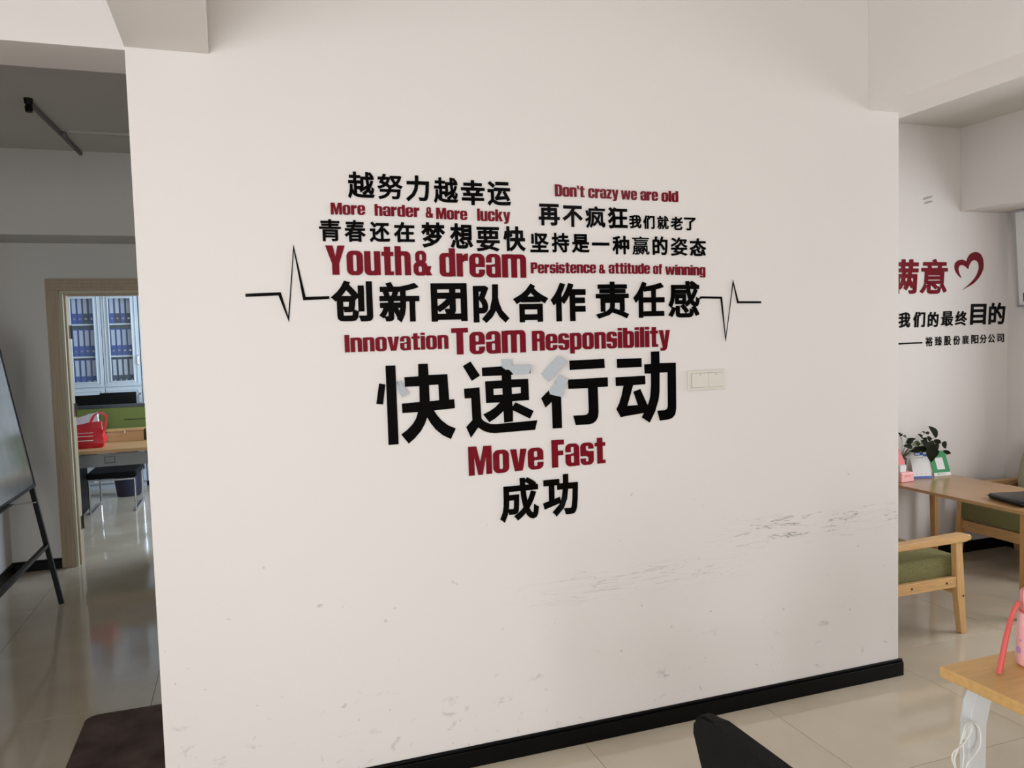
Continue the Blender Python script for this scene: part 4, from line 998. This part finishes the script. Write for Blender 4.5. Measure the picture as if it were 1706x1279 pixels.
for k, (bx_, by_, tx, ty, wd, pale) in enumerate(leaves):
    yy = PY-0.085-0.03*((k*37) % 7)/7
    a = at(C7[0]+bx_/S7, C7[1]+by_/S7, 1, yy); b = at(C7[0]+tx/S7, C7[1]+ty/S7, 1, yy-0.012*((k % 3)-1))
    d = b-a; L = d.length; d.normalize(); wv = Vector((-d.z, 0.25*(1 if k % 2 else -1), d.x)).normalized(); wv = (wv-d*wv.dot(d)).normalized(); nv = d.cross(wv)
    hw = wd/S7/250.0*0.66
    bm = bmesh.new(); rows_ = []
    for q in range(7):
        t = q/6; ww = hw*(math.sin(math.pi*min(1, t*0.92+0.06)**0.75))*(1 if q < 6 else 0.02)
        cpt = a+d*(L*t)+nv*(0.006*math.sin(math.pi*t)) - r.location
        rows_.append([bm.verts.new(cpt-wv*ww+nv*ww*0.25), bm.verts.new(cpt), bm.verts.new(cpt+wv*ww+nv*ww*0.25)])
    for r0, r1 in zip(rows_, rows_[1:]):
        for s_ in (0, 1): bm.faces.new((r0[s_], r0[s_+1], r1[s_+1], r1[s_]))
    bmesh.ops.solidify(bm, geom=bm.faces[:], thickness=0.0008)
    lf = fin('leaf', bm, M['leaf_l'] if pale else M['leaf'], r, smooth=True)
    bm = bmesh.new(); tube(bm, smooth_path([Vector((0.0, -0.005, 0.125)) + Vector((0.004*(k % 3), 0, 0)), (Vector((0.02, -0.02, 0.15))+(a-r.location))*0.5+Vector((0, 0, 0.018)), a-r.location], 4), 0.0011, 5)
    fin('stem', bm, M['stem'], lf)

# notice board on the right wall, leaning out at the top
r = thing('notice_board', 'white notice board with a blue lower band on the right wall', 'notice board', (5.13, 3.55, 1.72))
mb = Matrix.Rotation(math.radians(-4.5), 4, 'Y')
bm = bmesh.new(); bx(bm, -0.018, 0.0, -0.34, 0.44, 0, 0.64, mtx=mb); fin('panel', bm, M['paper'], r)
bm = bmesh.new(); bx(bm, -0.024, -0.001, -0.352, 0.452, -0.01, 0.004, mtx=mb); bx(bm, -0.024, -0.001, -0.352, 0.452, 0.636, 0.65, mtx=mb); bx(bm, -0.024, -0.001, 0.44, 0.452, 0, 0.64, mtx=mb); bx(bm, -0.024, -0.001, -0.352, -0.34, 0, 0.64, mtx=mb); fin('frame', bm, M['frame_alu'], r)
bm = bmesh.new(); bx(bm, -0.0195, -0.018, -0.32, 0.41, 0.025, 0.085, mtx=mb); fin('blue_band', bm, M['sign_blue'], r)
bm = bmesh.new()
for k, z in enumerate((0.13, 0.175, 0.20, 0.25)): 
    for q in range(5): bx(bm, -0.0192, -0.018, 0.36-0.14*q-0.08*((k+q) % 2), 0.37-0.14*q, z, z+0.012, mtx=mb)
fin('print', bm, M['ink'], r)

# ------------------------------------------------------------------ foreground desk
r = thing('wooden_desk', 'light wooden desk on white steel legs in the right foreground', 'desk', (1.6, 0.1, 0))
bm = bmesh.new(); bx(bm, 0.009, 1.25, -0.30, 1.36, 0.722, 0.75, 0.004); fin('desktop', bm, M['desk'], r)
for y in (1.318, -0.20):
    bm = bmesh.new(); prism(bm, [(0.108, y, 0.7215), (0.163, y, 0.7215), (0.132, y, 0.645), (0.115, y, 0.60), (0.111, y, 0.0), (0.063, y, 0.0), (0.064, y, 0.61), (0.078, y, 0.655)], (0, 0.032, 0))
    bmesh.ops.bevel(bm, geom=bm.edges[:], offset=0.004, segments=2, affect='EDGES'); fin('leg', bm, M['white_steel'], r)
    bm = bmesh.new(); prism(bm, [(1.05, y, 0.7215), (1.14, y, 0.7215), (1.18, y, 0.61), (1.18, y, 0.0), (1.10, y, 0.0), (1.10, y, 0.585)], (0, 0.032, 0)); fin('leg', bm, M['white_steel'], r)
    box('crossbar', 0.15, 1.10, y+0.002, y+0.03, 0.685, 0.7215, M['white_steel'], r)
# cable hanging against the leg
r = thing('charging_cable', 'looped white cable hanging on the leg of the foreground desk', 'cable', (1.70, 1.40, 0.58))
C8, S8 = (1560, 1140), 9.2
def cab_path(pts, y):
    return [at(C8[0]+x/S8, C8[1]+yy/S8, 1, y-dy)-r.location for x, yy, dy in pts]
for nm, pts in (('loop', [(560, 575, 0), (500, 570, 0.004), (440, 640, 0.01), (410, 760, 0.014), (370, 900, 0.012), (300, 1060, 0.01), (280, 1180, 0.012), (330, 1450, 0.012)]),
                ('loop', [(510, 580, 0), (545, 620, 0.01), (530, 720, 0.014), (460, 850, 0.016), (370, 950, 0.018), (270, 1030, 0.02), (240, 1140, 0.02), (290, 1300, 0.018), (330, 1600, 0.01)]),
                ('loop', [(590, 590, 0), (650, 660, 0.008), (680, 800, 0.01), (660, 960, 0.012), (560, 1110, 0.014), (470, 1230, 0.014), (400, 1500, 0.01)]),
                ('loop', [(490, 640, 0.004), (430, 760, 0.008), (410, 930, 0.008), (420, 1080, 0.01), (400, 1250, 0.01), (410, 1600, 0.008)])):
    bm = bmesh.new(); tube(bm, smooth_path(cab_path(pts, 1.409), 6), 0.0022, 8); fin(nm, bm, M['cable'], r, smooth=True)
# pink bottle
bc = at(1721, 1109, 2, 0.75)
r = thing('water_bottle', 'pink water bottle with coral wrist strap on the foreground desk', 'bottle', (bc.x, bc.y, 0.7505))
bm = bmesh.new(); lathe(bm, [(0.028, 0), (0.036, 0.006), (0.038, 0.02), (0.036, 0.09), (0.033, 0.125), (0.028, 0.140), (0.027, 0.142)], 36); fin('body', bm, M['pink'], r, smooth=True)
bm = bmesh.new(); lathe(bm, [(0.029, 0.142), (0.030, 0.146), (0.029, 0.186), (0.024, 0.192), (0.0, 0.193)], 32); fin('cap', bm, M['pink_dark'], r, smooth=True)
bm = bmesh.new(); lathe(bm, [(0.0285, 0.1335), (0.031, 0.135), (0.031, 0.141), (0.0285, 0.1425)], 32, cap=False); fin('collar', bm, M['coral'], r, smooth=True)
bm = bmesh.new(); tube(bm, smooth_path([(-0.031, -0.006, 0.146), (-0.036, -0.006, 0.18), (-0.030, -0.006, 0.205), (0.0, -0.006, 0.212), (0.03, -0.006, 0.205), (0.034, -0.006, 0.146)]), 0.004, 8, flat=1.6); fin('carry_loop', bm, M['pink'], r, smooth=True)
fr = r.location
sp = [at(1697, 1002, 1, bc.y)-fr, at(1686, 1025, 1, bc.y+0.01)-fr, at(1676, 1060, 1, bc.y+0.0)-fr, at(1664, 1086, 1, bc.y-0.005)-fr]
sp[-1].z = 0.003
for dx in (0.0, 0.010):
    bm = bmesh.new(); tube(bm, smooth_path([p_+Vector((dx*(i/3.0), 0.004*dx*100*(i/3), 0)) for i, p_ in enumerate(sp)]), 0.0060, 8, flat=0.5); fin('wrist_strap', bm, M['coral'], r, smooth=True)
def decal(cx, cz, rad, m_):
    # small printed disc wrapped on the bottle side that faces the room
    a0 = math.atan2(-bc.y, -bc.x)+cx; bm = bmesh.new(); cyl = 0.0381
    cv_ = bm.verts.new((cyl*math.cos(a0), cyl*math.sin(a0), cz)); ring = []
    for q in range(12):
        t = 2*math.pi*q/12; da = rad*math.cos(t)/cyl; ring.append(bm.verts.new((cyl*math.cos(a0+da), cyl*math.sin(a0+da), cz+rad*math.sin(t))))
    for q in range(12): bm.faces.new((cv_, ring[q], ring[(q+1) % 12]))
    fin('print', bm, m_, r)
decal(-0.95, 0.042, 0.009, M['lilac']); decal(-0.75, 0.068, 0.003, M['lilac']); decal(-0.1, 0.06, 0.010, M['lilac'])
decal(-0.35, 0.095, 0.004, M['ink']); decal(-0.30, 0.040, 0.0025, M['ink']); decal(-0.28, 0.025, 0.0025, M['ink'])

# office chair, only the corner of its back is in view
r = thing('office_chair', 'black office chair with its back corner at the bottom of the photo', 'chair', (1.005, 0.865, -0.0))
bm = bmesh.new(); lp = []
# back outline in (y, z): a rounded top with corners, narrowing downwards
ol = [(0.344, 0.872), (0.342, 0.893), (0.330, 0.908), (0.312, 0.917), (0.27, 0.921), (0.10, 0.925), (-0.10, 0.925), (-0.18, 0.921), (-0.222, 0.917), (-0.240, 0.908), (-0.252, 0.893), (-0.254, 0.872), (-0.20, 0.79), (-0.155, 0.66), (-0.14, 0.56), (-0.12, 0.53), (0.21, 0.53), (0.23, 0.56), (0.245, 0.66), (0.29, 0.79)]
prism(bm, [(-0.262, y, z) for y, z in ol], (0.03, 0, 0)); bmesh.ops.bevel(bm, geom=bm.edges[:], offset=0.006, segments=2, affect='EDGES')
fin('backrest', bm, M['black_fab'], r)
bm = bmesh.new(); tube(bm, smooth_path([(-0.27, 0.045, 0.75), (-0.29, 0.045, 0.55), (-0.20, 0.045, 0.42), (0, 0.045, 0.41)]), 0.02, 8); fin('spine', bm, M['black_plastic'], r, smooth=True)
bm = bmesh.new(); bx(bm, -0.20, 0.25, -0.18, 0.27, 0.42, 0.49, 0.03, seg=3); fin('seat', bm, M['black_fab'], r, smooth=True)
bm = bmesh.new(); tube(bm, [(0.02, 0.045, 0.42), (0.02, 0.045, 0.08)], 0.025, 12); fin('gas_column', bm, M['chrome'], r, smooth=True)
for k in range(5):
    a_ = 2*math.pi*k/5+0.3; p_ = Vector((0.02+0.27*math.cos(a_), 0.045+0.27*math.sin(a_), 0.065))
    bm = bmesh.new(); tube(bm, [(0.02, 0.045, 0.09), p_], [0.024, 0.014], 8); ft = fin('base_arm', bm, M['black_plastic'], r, smooth=True)
    bm = bmesh.new(); tube(bm, [p_+Vector((-0.02*math.sin(a_), 0.02*math.cos(a_), -0.039)), p_+Vector((0.02*math.sin(a_), -0.02*math.cos(a_), -0.039))], 0.0255, 14); fin('caster', bm, M['black_plastic'], ft)
# black bin under the desk edge
r = thing('waste_bin', 'black round bin under the foreground desk, bottom right corner', 'bin', (2.38, 1.62, 0))
bm = bmesh.new(); lathe(bm, [(0.10, 0), (0.105, 0.01), (0.13, 0.26), (0.125, 0.262), (0.098, 0.015)], 28); fin('bucket', bm, M['black_plastic'], r, smooth=True)
